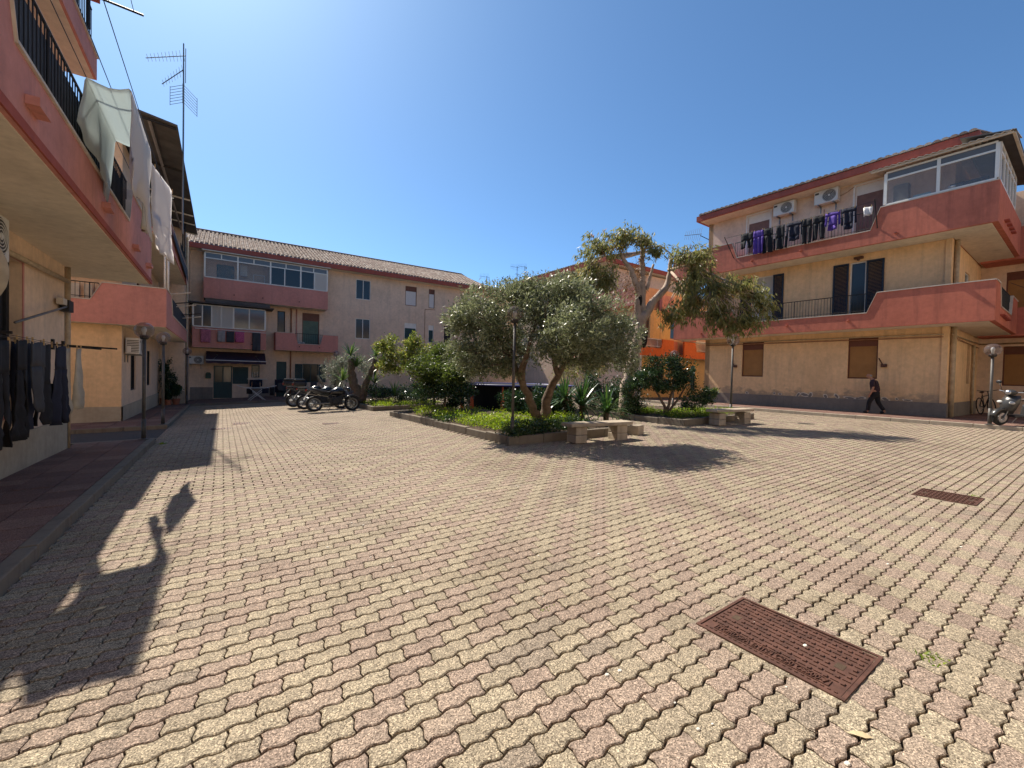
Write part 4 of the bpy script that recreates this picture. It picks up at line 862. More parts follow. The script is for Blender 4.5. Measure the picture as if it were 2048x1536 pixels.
# ------------------------------------------------------------------ stone benches
def bench(x, y, L, rz, label, H=.47):
    z = gz(x, y); r = empty('stone_bench', (x, y, z), rz, label, 'bench', 'stone benches beside the planting beds')
    m = MB(); n = 8
    # slab with a slightly worn outline
    out = [(-L/2, -.21), (-L/4, -.225), (0, -.22), (L/4, -.225), (L/2, -.20), (L/2+.015, 0), (L/2, .21), (0, .22), (-L/2, .205), (-L/2-.01, 0)]
    m.prism(out, lambda a, b, t: (a, b, t), H-.085, H); m.build('seat', 'stone', r, bevel=.018)
    for s in (-1, 1):
        cx = s*(L/2-.32)
        m = MB(); m.obox((cx, 0, .09), .34, .36, .185, rot('Z', random.gauss(0, .02))); a = m.build('leg', 'stone', r, bevel=.016)
        m = MB(); m.obox((cx+.004, .003, .284), .335, .35, .193, rot('Z', random.gauss(0, .03))); m.build('upper_block', 'stone', a, bevel=.016)
    return r
bench(7.66, 7.42, 1.92, R(-6), 'worn stone bench in the dappled shade of the olive bed')
bench(13.62, 7.36, 1.95, R(-5), 'stone bench in front of the gum tree bed with a lamp post behind', .5)
m = MB(); m.obox((0, 0, .13), .36, .30, .26, rot('Z', .25)); o = m.build('stone_block', 'stone', None, bevel=.02); o.location = (9.32, 7.62, gz(9.3, 7.6)); tag(o, 'loose stone block on the paving at the end of the first bench', 'stone block')
# ------------------------------------------------------------------ air conditioners
def aircon(name_label, loc, rz, w=.82, h=.56, d=.30, side=False, group='outdoor air conditioner units on the walls'):
    """local: x along the wall, y outwards, z up; loc = bottom centre of the back"""
    r = empty('air_conditioner', loc, rz, name_label, 'air conditioner', group)
    m = MB(); m.box(-w/2, w/2, .05, .05+d, 0, h); m.build('casing', 'ac_white', r, bevel=.02)
    m = MB(); cx = -w*.14; rad = h*.42
    m.lathe([(rad, .052+d), (rad, .058+d), (0, .058+d)], (cx, 0, h/2), 24, 'y'); g = m.build('fan_opening', 'ac_dark', r)
    m = MB()
    for q in range(1, 6):
        rr = rad*q/5.5; m.lathe([(rr-.005, .061+d), (rr+.005, .061+d), (rr+.005, .068+d), (rr-.005, .068+d), (rr-.005, .061+d)], (cx, 0, h/2), 24, 'y')
    m.lathe([(.035, .06+d), (.035, .075+d), (0, .075+d)], (cx, 0, h/2), 12, 'y'); m.build('grille', 'ac_white', g)
    if side:
        for s in (-1, 1):
            m = MB(); [m.box(s*(w/2+.002)-.004, s*(w/2+.002)+.004, .09, .03+d, h*(.1+.1*q), h*(.15+.1*q)) for q in range(8)]; m.build('side_grille', 'ac_dark', r)
    m = MB(); m.box(w*.3, w*.46, .051+d, .053+d, h*.72, h*.86); m.build('badge', 'ac_dark', r)
    for s in (-1, 1):
        m = MB(); m.box(s*w*.32-.02, s*w*.32+.02, .0, .06+d, -.05, -.003); m.box(s*w*.32-.015, s*w*.32+.015, .0, .03, -.3, -.05); m.build('bracket', 'grey_metal', r)
    m = MB(); m.box(w/2, w/2+.05, .1, .2, h*.1, h*.45); m.build('valve_cover', 'ac_white', r)
    return r
def RBp(x, y, z):
    c, s = math.cos(R(1.549)), math.sin(R(1.549)); return (21.756+c*x-s*y, 3.868+s*x+c*y, z)
aircon('white air conditioner under the right-hand eaves, left of the two', RBp(0, 5.5, 9.35), R(91.55), .86, .56)
aircon('white air conditioner under the right-hand eaves, nearer the veranda', RBp(0, 3.85, 9.36), R(91.55), .86, .58)
aircon('grey air conditioner on the near left wall above the dark window', (-2.75, 8.25, 3.02), R(-90), .85, .58)
aircon('old air conditioner at the corner of the second left house', (-2.83, 20.2, 2.1), R(-90), .9, .56, .38, True)
aircon('white air conditioner beside the purple awning of the back house', (-1.4, 34.2, 1.92), R(180), .8, .52)
aircon('white air conditioner on the small notched balcony of the back house', (4.58, 33.7, 3.3), R(180), .5, .38)
aircon('dark air conditioner on the recess balcony beside the right-hand house', RBp(3.0, -.002, 5.0), R(181.5), .7, .5)
# ------------------------------------------------------------------ laundry
def garment(label, mat, rows, P, u0, z0, w, h, depth=.05, group=None, name='garment', seed=None, cat='garment', pegs=True):
    """rows: list of (t, [(a,b),...]) with a,b in 0..1 of the width; P(u,z,d) -> world point"""
    rs = random.Random(seed or label); ph = rs.uniform(0, 6); k1 = rs.uniform(9, 16)
    o3 = Vector(P(u0+w/2, z0, 0)); mb = MB(); NC = 7
    # resample rows
    fine = []
    for (t0, i0), (t1, i1) in zip(rows[:-1], rows[1:]):
        n = max(1, int((t1-t0)*h/.09))
        for q in range(n+1):
            s = q/n
            if len(i0) == len(i1): iv = [(a+(c-a)*s, b+(d-b)*s) for (a, b), (c, d) in zip(i0, i1)]
            else: iv = i1
            fine.append((t0+(t1-t0)*s, iv))
    prev = None
    for t, iv in fine:
        cur = []
        for a, b in iv:
            ids = []
            for c in range(NC):
                uu = a+(b-a)*c/(NC-1); u = u0+w*uu; z = z0-h*t - .012*math.sin(math.pi*c/(NC-1)*2)*(1 if t < .02 else 0)
                d = depth*(.25+t)*math.sin(k1*uu+ph+2*t)+.4*depth*math.sin(23*uu+ph*2)*t + .02*rs.uniform(-1, 1)*t
                p = Vector(P(u, z, d)); ids.append(len(mb.v)); mb.v.append(tuple(p-o3))
            cur.append(ids)
        if prev and len(prev) == len(cur):
            for A, B in zip(prev, cur):
                for c in range(NC-1): mb.f.append((A[c], A[c+1], B[c+1], B[c]))
        prev = cur
    o = mb.build(name, mat, None, smooth=True, fix=False); o.location = o3
    s = o.modifiers.new('t', 'SOLIDIFY'); s.thickness = .012; s.offset = 0
    tag(o, label, cat, group)
    if pegs:
        for a in (.12, .88):
            p = Vector(P(u0+w*a, z0+.02, 0))-o3; m = MB(); m.box(p.x-.008, p.x+.008, p.y-.012, p.y+.012, p.z-.05, p.z+.04); m.build('peg', 'peg', o)
    return o
PANTS = [(0, [(.05, .95)]), (.30, [(.0, 1)]), (.3001, [(.0, .48), (.52, 1)]), (1, [(.02, .42), (.56, .98)])]
SHORTS = [(0, [(.02, .98)]), (.5, [(0, 1)]), (.5001, [(0, .47), (.53, 1)]), (1, [(.02, .4), (.58, .98)])]
SHIRT = [(0, [(.0, 1)]), (.2, [(.0, 1)]), (.2001, [(0, .16), (.22, .78), (.84, 1)]), (.75, [(.0, .13), (.2, .8), (.87, 1)]), (.7501, [(.2, .8)]), (1, [(.2, .8)])]
LONGSH = [(0, [(.22, .78)]), (.5, [(.2, .8)]), (.5001, [(0, .16), (.2, .8), (.84, 1)]), (1, [(.05, .16), (.24, .76), (.86, .97)])]
TOWEL = [(0, [(0, 1)]), (1, [(.02, .98)])]
LEGG = [(0, [(0, 1)]), (.35, [(.1, .95)]), (.3501, [(.12, .52), (.55, .95)]), (1, [(.3, .5), (.62, .86)])]
cR = 'washing on the line of the upper right-hand balcony'
PR_ = lambda u, z, d: RBp(-1.6-d, u, z)
for lab, mt, rows, a, b, z, zb in (
    ('black shorts at the left end of the right-hand washing line', 'black_cloth', SHORTS, 6.77, 6.2, 8.47, 7.78),
    ('deep purple trousers second from the left on the right-hand washing line', 'purple_cloth', PANTS, 6.21, 5.76, 8.46, 7.42),
    ('black trousers right beside the purple trousers on the washing line', 'black_cloth', PANTS, 5.8, 5.36, 8.45, 7.38),
    ('black hooded top hanging upside down on the right-hand washing line', 'black_cloth', LONGSH, 5.36, 4.78, 8.44, 7.42),
    ('blue-black shirt in the middle of the right-hand washing line', 'blue_black_cloth', SHIRT, 4.84, 4.2, 8.43, 7.66),
    ('narrow black leggings in the middle of the right-hand washing line', 'black_cloth', PANTS, 4.23, 3.88, 8.43, 7.42),
    ('wide black trousers left of the purple shirt on the washing line', 'black_cloth', PANTS, 3.87, 3.43, 8.44, 7.48),
    ('purple shirt near the right end of the washing line', 'purple_cloth', SHIRT, 3.42, 2.92, 8.45, 7.74),
    ('blue-black pullover at the right end of the washing line', 'blue_black_cloth', SHIRT, 2.9, 2.4, 8.46, 7.64),
    ('small white cloth by the veranda on the right-hand line', 'white_cloth', TOWEL, 2.2, 1.92, 8.32, 8.0)):
    garment(lab, mt, rows, PR_, b, z, a-b, z-zb, .05, cR)
r = empty('clothes_line', RBp(-1.23, 4.5, 8.3), R(1.549), 'bracketed clothes line in front of the upper right-hand railing', 'clothes line')
for u in (2.75, -2.65):
    m = MB(); m.tube([(.0, u, -.75), (-.45, u+.25 if u > 0 else u, .22)], .018, 6); m.build('arm', 'iron', r)
for x in (-.37, -.42):
    m = MB(); m.tube([(x, -2.65, .17), (x, 0, .13), (x, 2.95, .17)], .004, 4); m.build('line', 'iron', r)
# near left rack with dark clothes
cL = 'dark washing on the rack of the near left wall'
PL_ = lambda u, z, d: (-2.2+d, u, z)
for lab, mt, rows, a, b, z, zb, dd in (
    ('long black trousers at the left picture edge on the near left rack', 'black_cloth', PANTS, 7.5, 7.98, 1.93, .62, 0),
    ('black jogging trousers second on the near left rack', 'black_cloth', PANTS, 7.98, 8.42, 1.96, .66, .04),
    ('black skirt hanging behind the grey leggings on the near left rack', 'blue_black_cloth', TOWEL, 8.4, 9.05, 1.95, .72, -.1),
    ('charcoal leggings tapering down on the near left rack', 'charcoal_cloth', LEGG, 8.42, 9.0, 1.96, .98, .06),
    ('black fleece top on the near left rack', 'black_cloth', LONGSH, 8.98, 9.62, 1.95, .75, 0),
    ('navy black trousers before the beige cloths on the near left rack', 'blue_black_cloth', PANTS, 9.5, 10.1, 1.95, .7, .05),
    ('beige ribbed cloth at the corner end of the near left rack', 'beige_cloth', TOWEL, 10.14, 10.44, 1.93, .82, 0),
    ('pale cream cloth hung last on the near left rack', 'beige_cloth', TOWEL, 10.4, 10.72, 1.94, .88, .1)):
    garment(lab, mt, rows, lambda u, z, d, dd=dd: PL_(u, z, d+dd), a, z, b-a, z-zb, .04, cL)
r = empty('clothes_rack', (-2.75, 10, 1.95), 0, 'iron wall rack carrying the dark washing on the near left', 'clothes rack')
for y, L in ((-2.7, .75), (1.9, .95), (2.55, .6)):
    m = MB(); m.tube([(.0, y, .1), (L, y, .06)], .017, 6); m.box(-.0, .04, y-.04, y+.04, .0, .2); m.build('arm', 'iron', r)
for x in (.5, .58, .7):
    m = MB(); m.tube([(x, -2.7, .04), (x, 0, .0), (x, 1.9, .05)], .004, 4); m.build('line', 'iron', r)
# blankets and towel on the upstairs line of the near left house
def draped():
    r = empty('blanket', (-1.2, 8.2, 5.2), 0, 'big pale blanket draped over the balcony lines of the near left house', 'blanket')
    N_, K = 16, 22
    prof = [(-.26, -.72), (-.245, -.5), (-.235, -.25), (-.22, -.06), (-.2, -.02), (-.1, -.05), (0, -.07), (.1, -.05), (.19, -.005), (.215, -.03), (.225, -.3), (.22, -.6), (.225, -.9), (.22, -1.15), (.215, -1.38)]
    def part(name, mat, sel):
        mb = MB(); n = len(sel)
        for i in range(N_+1):
            t = i/N_; y = -.86+1.75*t
            for q, (x, z) in enumerate(sel):
                f = .035*math.sin(7*t+z*3)*min(1, abs(z)*2) + .02*math.sin(19*t+q*.5)*min(1, abs(z)*2)
                zz = z
                if z < -1.0: zz = z*(.75+.3*t+.1*math.sin(9*t))
                if z < -.4 and x < 0: zz = z*(.8+.6*t)
                mb.v.append((x+f, y+.05*math.sin(z*3)*(t-.5), zz))
        mb.f = [(i*n+q, i*n+q+1, (i+1)*n+q+1, (i+1)*n+q) for i in range(N_) for q in range(n-1)]
        o = mb.build(name, mat, r, smooth=True, fix=False); o.modifiers.new('t', 'SOLIDIFY').thickness = .008; return o
    part('inner_fold', 'green_net_cloth', prof[:9]); part('outer_fold', 'blanket', prof[8:])
draped()
PT_ = lambda u, z, d: (-1.06+.13*(u-9.95)+d, u, z)
garment('white towel hanging long beside the big blanket', 'towel', [(0, [(0, .85)]), (.6, [(.02, .9)]), (1, [(.12, 1)])], PT_, 9.95, 5.27, 1.55, 1.45, .022, None, 'towel', 5, 'towel')
garment('narrow beige towel between the blanket and the white towel', 'beige_cloth', TOWEL, lambda u, z, d: (-1.12+d, u, z), 9.55, 5.24, .4, 1.25, .02, None, 'towel', 9, 'towel')
r = empty('clothes_line', (-1.5, 8.5, 5.2), 0, 'clothes lines held out from the near left balcony', 'clothes line')
for y in (-3.2, 3.2):
    m = MB(); m.tube([(0, y, -.05), (.62, y, .06)], .018, 6); m.build('arm', 'iron', r)
for x in (.09, .3, .52):
    m = MB(); m.tube([(x, -3.2, .0), (x, 0, .0), (x, 3.2, .03)], .005, 4); m.build('line', 'iron', r)
r = empty('clothes_line', (-1.95, 8.2, 7.9), 0, 'clothes line rod sticking out from the top left railing', 'clothes line')
m = MB(); m.tube([(0, 1.9, .0), (.75, 1.9, -.02)], .02, 6); m.build('arm', 'iron', r); m = MB(); m.tube([(.62, 1.9, -.02), (.62, -6, -.05)], .006, 4); m.tube([(.3, 1.9, -.01), (.3, -6, -.05)], .006, 4); m.build('line', 'iron', r)
# washing on the back house balcony
cB = 'washing along the pink back balcony'; PB_ = lambda u, z, d: (u, 32.88-d, z)
for lab, mt, a, b, z, zb in (('striped rose towel at the left of the back balcony washing', 'rose_cloth', -1.14, -.62, 4.1, 3.28), ('pale grey towel on the back balcony washing line', 'grey_cloth', -.27, .14, 4.06, 3.36), ('slate grey towel beside the pink one on the back balcony', 'charcoal_cloth', .2, .62, 4.06, 3.36), ('bright pink patterned towel on the back balcony washing line', 'pink_cloth', .66, 1.18, 4.08, 3.38), ('long dark blue towel hanging below the back balcony edge', 'charcoal_cloth', 1.62, 2.1, 4.08, 2.88)):
    garment(lab, mt, TOWEL, PB_, a, z, b-a, z-zb, .025, cB, 'towel', None, 'towel', False)
r = empty('clothes_line', (.4, 33, 4.1), 0, 'white pole clothes line along the pink back balcony', 'clothes line'); m = MB(); m.tube([(-1.8, -.12, .03), (2, -.12, 0)], .018, 6); m.tube([(-1.8, 0, .03), (-1.8, -.3, .03)], .02, 5); m.tube([(2, 0, 0), (2, -.3, 0)], .02, 5); m.build('line', 'white_paint', r)
garment('white shirt hanging in the dark recess at the right edge', 'white_cloth', SHIRT, lambda u, z, d: (24.4+u, 1.6+d, z), 0, 4.75, .5, .75, .05, None, 'garment', 3)
garment('dark cloth hanging beside the white shirt in the recess', 'black_cloth', TOWEL, lambda u, z, d: (24.95+u, 1.6+d, z), 0, 4.8, .6, .9, .05, None, 'garment', 4)
r = empty('clothes_line', (24.4, 1.6, 4.75), 0, 'thin clothes line in the dark recess at the right edge', 'clothes line'); m = MB(); m.tube([(-2.2, .9, .45), (0, 0, .02), (3.5, 0, .04)], .008, 5); m.build('line', 'iron', r)
# ------------------------------------------------------------------ awning, door things, back pavement
r = empty('awning', (.8, 34.2, 2.5), 0, 'dark purple awning over the back house door', 'awning')
m = MB(); n = 12
for i in range(n+1): u = -1.66+3.3*i/n; m.v += [(u, -.05, .28), (u, -1.1, -.3)]
m.f = [(2*i, 2*i+1, 2*i+3, 2*i+2) for i in range(n)]; m.build('canvas', 'awning', r, fix=False).modifiers.new('t', 'SOLIDIFY').thickness = .01
m = MB()
for i in range(25): u = -1.66+3.3*i/24; m.v += [(u, -1.12, -.34), (u, -1.125, -.50-.02*math.sin(i*1.3))]
m.f = [(2*i, 2*i+1, 2*i+3, 2*i+2) for i in range(24)]; m.build('valance', 'awning', r, fix=False).modifiers.new('t', 'SOLIDIFY').thickness = .008
m = MB(); m.tube([(-1.68, -1.11, -.31), (1.66, -1.11, -.31)], .025, 8); m.build('front_bar', 'white_paint', r)
for s in (-1.3, 1.3):
    m = MB(); m.tube([(s, -.02, .1), (s*.8, -.6, .05), (s, -1.08, -.3)], .018, 6); m.build('arm', 'grey_metal', r)
r = empty('letter_box', (-.75, 34.2, 1.0), 0, 'dark green letter box left of the back house door', 'letter box'); m = MB(); m.prism([(-.15, 0), (.15, 0), (.15, .3), (.08, .40), (-.08, .40), (-.15, .3)], lambda a, b, t: (a, t, b), -.14, -.003); m.build('box', 'mail_green', r, bevel=.008); m = MB(); m.box(-.1, .1, -.146, -.141, .24, .26); m.build('slot', 'dark_void', r)
zb = gz(1.7, 30)+.122
r = empty('drying_rack', (1.75, 30.0, zb), R(8), 'white folding drying rack with crossed legs by the back house', 'drying rack')
for s in (-1, 1):
    m = MB()
    for y in (-.28, .28): m.tube([(s*.42, y, 0), (-s*.42, y, .72)], .014, 6)
    m.build('leg_frame', 'white_paint', r)
m = MB(); [m.tube([(-.6, y, .74), (.6, y, .74)], .008, 5) for y in np.linspace(-.28, .28, 7)]; m.tube([(-.6, -.28, .74), (-.6, .28, .74)], .012, 6); m.tube([(.6, -.28, .74), (.6, .28, .74)], .012, 6); m.build('top_frame', 'white_paint', r)
for s in (-1, 1):
    m = MB(); m.tube([(s*.6, -.28, .74), (s*1.0, -.28, .88)], .012, 6); m.tube([(s*.6, .28, .74), (s*1.0, .28, .88)], .012, 6); m.tube([(s*1.0, -.28, .88), (s*1.0, .28, .88)], .012, 6); m.build('wing', 'white_paint', r)
for k, (u, w, mt, z0, h) in enumerate(((-.55, .3, 'black_cloth', .74, .35), (.25, .35, 'blue_black_cloth', .74, .32), (.65, .25, 'black_cloth', .8, .5))):
    garment(('black sock cloth at the left of the drying rack', 'navy cloth in the middle of the drying rack', 'black cloth at the right end of the drying rack')[k], mt, TOWEL, lambda u, z, d: (1.75+u, 29.72-d, z+zb), u, z0, w, h, .02, 'dark cloths on the drying rack', 'garment', k+20, 'garment', False)
garment('black t-shirt hung on the wall above the drying rack', 'blue_black_cloth', SHIRT, lambda u, z, d: (u, 33.95-d, z), 1.55, .95, .75, .6, .03, None, 'garment', 31, 'garment', False)
r = empty('clothes_line', (1.9, 34.1, 1.0), 0, 'white rod with the black t-shirt by the small back window', 'clothes line'); m = MB(); m.tube([(-.5, -.15, 0), (.7, -.15, 0)], .018, 6); m.build('line', 'white_paint', r)
def chair(x, y, rz, label):
    r = empty('garden_chair', (x, y, gz(x, y)+.122), rz, label, 'chair', 'dark plastic chairs on the back pavement')
    m = MB(); m.box(-.22, .22, -.22, .22, .41, .45); m.build('seat', 'dark_plastic', r, bevel=.01); m = MB(); m.obox((0, .24, .68), .42, .03, .5, rot('X', -.15)); m.build('backrest', 'dark_plastic', r, bevel=.01)
    for sx in (-.19, .19):
        for sy in (-.19, .19): m = MB(); m.tube([(sx*1.1, sy*1.1, 0), (sx, sy, .41)], .018, 6); m.build('leg', 'dark_plastic', r)
chair(3.4, 32.9, .2, 'dark chair by the green back door behind the top-case motorcycle'); chair(4.4, 32.7, -.3, 'dark chair left of the shuttered back window'); chair(5.4, 32.6, .1, 'dark chair under the shuttered back window')
garment('dark blue towel over the line by the green back door', 'blue_black_cloth', TOWEL, lambda u, z, d: (u, 33.4-d, z), 3.0, 1.0, .55, .9, .03, 'dark towels by the green back door', 'towel', 41, 'towel', False)
garment('dark blue towel over the line below the shuttered back window', 'blue_black_cloth', TOWEL, lambda u, z, d: (u, 33.4-d, z), 4.0, 1.0, 1.0, .55, .03, 'dark towels by the green back door', 'towel', 42, 'towel', False)
# potted plants come with the vegetation
# ------------------------------------------------------------------ antennas
def yagi(r, c, ax, L, el, n, mat='grey_metal', name='aerial'):
    c = Vector(c); ax = Vector(ax).normalized(); el = Vector(el).normalized(); m = MB(); m.tube([c, c+ax*L], .014, 5)
    for i in range(n):
        p = c+ax*L*(i+.5)/n; l = .32*(1.25-.5*i/n); m.tube([p-el*l, p+el*l], .006, 4)
    return m.build(name, mat, r)
r = empty('tv_antenna', (-1.2, 19.2, 8.2), 0, 'tall television antenna mast at the edge of the grey canopy', 'antenna')
m = MB(); m.tube([(0, 0, -1.8), (0, 0, 2.6), (-.01, 0, 4.85)], [.03, .026, .02], 6); m.build('mast', 'grey_metal', r)
yagi(r, (.05, 0, 4.45), (-1, 0, -.5), 1.2, (0, 1, .1), 11); yagi(r, (0, 0, 3.95), (-.6, 0, -.75), .95, (0, 1, .1), 8)
m = MB(); m.tube([(.05, 0, 4.7), (.05, 0, 3.5)], .012, 5); m.build('bracket', 'grey_metal', r)
for s, tz in ((-1, .25), (1, -.2)):
    m = MB()
    for k in range(7): z = 2.75+.1*k; m.tube([(s*.02, -.1, z), (s*.38, .1, z-.18+tz*.3)], .007, 4)
    m.tube([(s*.38, .1, 2.55+tz*.3), (s*.38, .1, 3.2+tz*.3)], .01, 4); m.tube([(s*.02, -.1, 2.72), (s*.02, -.1, 3.4)], .01, 4); m.build('reflector', 'grey_metal', r)
for k, (x, z, h, lab) in enumerate(((25.7, 10.2, 3.0, 'distant television antenna above the olive tree, left one'), (26.7, 10.2, 3.2, 'distant television antenna above the olive tree, right one'), (22.6, 10.3, 1.6, 'short distant antenna on the back roof beside the hip'))):
    r = empty('tv_antenna', (x, 37.2 if k < 2 else 38.2, z), 0, lab, 'antenna', 'distant roof antennas'); m = MB(); m.tube([(0, 0, 0), (0, 0, h)], .025, 5); m.build('mast', 'iron', r)
    yagi(r, (.3, 0, h-.1), (-1, .1, 0), 1.1, (0, 0, 1), 7, 'iron'); yagi(r, (-.2, 0, h-.8), (1, .3, 0), .9, (.2, 1, 0), 6, 'iron')
r = empty('tv_antenna', RBp(.2, 9.3, 9.2), 0, 'small antenna sticking out past the left corner of the right-hand house', 'antenna'); m = MB(); m.tube([(0, 0, 0), (-.3, .4, .3)], .02, 5); m.build('mast', 'iron', r); yagi(r, (-.3, .3, .35), (-.2, 1, .12), .95, (.3, 0, 1), 9, 'iron')
# satellite dish on the near left wall
r = empty('satellite_dish', (-2.42, 7.08, 2.68), 0, 'cream satellite dish cut by the left picture edge', 'satellite dish')
m = MB(); prof = [(rr, .55*rr*rr) for rr in np.linspace(0.001, .46, 8)]; m.lathe(prof, (0, 0, 0), 28, 'y'); o = m.build('dish', 'beige_cloth', r, smooth=True, fix=False); o.modifiers.new('t', 'SOLIDIFY').thickness = .012; o.rotation_euler = (.15, 0, -.35)
m = MB(); m.tube([(0, 0, 0), (-.28, -.1, -.1)], .025, 6); m.build('mount', 'grey_metal', r); m = MB(); m.tube([(0, 0, -.42), (.2, .6, -.05)], .014, 5); m.box(.15, .25, .56, .66, -.08, .02); m.build('feed_arm', 'grey_metal', r)
# ------------------------------------------------------------------ trampoline between the beds
tx, ty = 10.75, 15.35; tz = gz(tx, ty)
r = empty('trampoline', (tx, ty, tz), 0, 'round trampoline with blue rim and orange padded legs in the shade behind the olive', 'trampoline')
m = MB(); m.lathe([(2.34, 1.11), (2.36, 1.155), (2.50, 1.165), (2.53, 1.12), (2.48, 1.09), (2.34, 1.11)], (0, 0, 0), 40); m.build('rim_pad', 'tarp_blue', r, smooth=True)
m = MB(); m.lathe([(0, 1.12), (2.34, 1.12)], (0, 0, 0), 40); m.build('mat', 'net_black', r)
m = MB(); m.lathe([(2.2, .02), (2.25, 1.1)], (0, 0, 0), 40); m.build('skirt', 'net_black', r)  # black skirt added so its colour carries the shade under the trampoline
for k in range(10):
    a = 2*math.pi*k/10+.1; x, y = 2.4*math.cos(a), 2.4*math.sin(a); m = MB(); m.tube([(x, y, 0), (x, y, .3), (x, y, .8), (x, y, 1.08)], [.085, .085, .045, .03], 8); m.build('leg', 'tramp_orange', r, smooth=True)
# stakes in the beds
for x, y, h, lab in ((5.72, 19.2, 1.15, 'thin dark iron stake in the yucca bed'), (12.3, 10.0, 1.25, 'thin dark iron stake at the edge of the gum tree bed')):
    z = gz(x, y)+.1; r = empty('garden_stake', (x, y, z), 0, lab, 'stake', 'iron stakes of the bed fence'); m = MB(); m.tube([(0, 0, 0), (0, 0, h)], .018, 6); m.build('stake', 'iron', r); m = MB(); m.lathe([(.028, h-.02), (.028, h+.01), (0, h+.02)], (0, 0, 0), 8); m.build('cap', 'iron', r)
# ------------------------------------------------------------------ vegetation
def leaf_mesh(name, mat, parent, pos_, dirs, L, W, tone, wjit=.3, origin=(0, 0, 0), roll=None, kind=None):
    n = len(pos_); d = dirs/np.linalg.norm(dirs, axis=1, keepdims=True)
    a = rng.normal(size=(n, 3)); s = np.cross(d, a); s /= np.linalg.norm(s, axis=1, keepdims=True)+1e-9
    nn = np.cross(d, s)
    l = L*rng.uniform(.65, 1.3, (n, 1)); w = W*rng.uniform(1-wjit, 1+wjit, (n, 1))
    p = pos_-np.array(origin)
    V = np.stack([p, p+d*l*.45+s*w*.5+nn*w*.12, p+d*l-nn*l*.08, p+d*l*.45-s*w*.5+nn*w*.12], 1).reshape(-1, 3)
    me = bpy.data.meshes.new(name); me.vertices.add(n*4); me.vertices.foreach_set('co', V.ravel())
    me.loops.add(n*4); me.loops.foreach_set('vertex_index', np.arange(n*4)); me.polygons.add(n); me.polygons.foreach_set('loop_start', np.arange(0, n*4, 4)); me.polygons.foreach_set('loop_total', np.full(n, 4))
    at = me.attributes.new('tone', 'FLOAT', 'POINT'); at.data.foreach_set('value', np.repeat(np.clip(tone, 0, 1), 4))
    me.materials.append(M[mat]); me.update(); me.validate()
    o = bpy.data.objects.new(name, me); COL.objects.link(o)
    if parent: o.parent = parent
    if kind: o['kind'] = kind
    return o
def cloud(clumps, n, sub=30, sig=.2, shell=.75, flat=1.):
    """clumps: (x,y,z,rx,ry,rz) ; returns points gathered in small tufts, mostly near the skin of each clump"""
    w = np.array([c[3]*c[4]*c[5] for c in clumps])**.67; w /= w.sum(); out = []
    for c, ww in zip(clumps, w):
        k = max(3, int(sub)); v = rng.normal(size=(k, 3)); v /= np.linalg.norm(v, axis=1, keepdims=True)
        r = shell+(1-shell)*rng.uniform(-1.6, 1, (k, 1)); v = v*np.clip(r, .15, 1.08)
        m = int(n*ww); idx = rng.integers(0, k, m); wk = rng.uniform(.4, 1, k)
        q = v[idx]+rng.normal(size=(m, 3))*sig*wk[idx][:, None]
        out.append(np.array(c[:3])+q*np.array(c[3:6]))
    return np.vstack(out)
def rdirs(n, up=0., out=None, o=0.):
    d = rng.normal(size=(n, 3)); d /= np.linalg.norm(d, axis=1, keepdims=True); d[:, 2] += up
    if out is not None:
        e = out/(np.linalg.norm(out, axis=1, keepdims=True)+1e-6); d += e*o
    return d
def plant(name, label, cat, loc, group=None): return empty(name, loc, 0, label, cat, group)
def foliage(root, mat, clumps, n, L, W, up=0., sub=30, sig=.2, shell=.75, name='crown', o=.5, tone=None):
    p = cloud(clumps, n, sub, sig, shell); c = np.mean([q[:3] for q in clumps], 0); t = rng.normal(.5, .22, len(p)) if tone is None else rng.normal(*tone, len(p))
    return leaf_mesh(name, mat, root, p, rdirs(len(p), up, p-c, o), L, W, t, origin=root.location)
def limbs(root, mat, specs, name='trunk', n=9):
    o3 = Vector(root.location); out = []
    for pts, rs in specs:
        m = MB(); P = []; RR_ = []
        for i in range(len(pts)-1):
            a, b = Vector(pts[i]), Vector(pts[i+1]); k = 4
            for q in range(k): 
                t = q/k; j = Vector((random.gauss(0, 1), random.gauss(0, 1), random.gauss(0, .5)))*rs[i]*.16*(1 if q else .4)
                P.append(a.lerp(b, t)+j-o3); RR_.append((rs[i]+(rs[i+1]-rs[i])*t)*random.uniform(.92, 1.08))
        P.append(Vector(pts[-1])-o3); RR_.append(rs[-1]); m.tube(P, RR_, n); out.append((m, len(out)))
    tr = None
    for m, k in out:
        b = m.build('trunk' if k == 0 else 'limb', mat, root if k == 0 else tr, smooth=True)
        if k == 0: tr = b
    return tr
def twigs(parent, root, mat, starts, ends, r=.014):
    m = MB(); o3 = Vector(root.location)
    for a, b in zip(starts, ends):
        a, b = Vector(a), Vector(b); mid = a.lerp(b, .5)+Vector((random.gauss(0, .08), random.gauss(0, .08), random.gauss(0, .08)))
        m.tube([a-o3, mid-o3, b-o3], [r, r*.7, r*.35], 5)
    return m.build('twigs', mat, parent, smooth=True, kind='stuff')
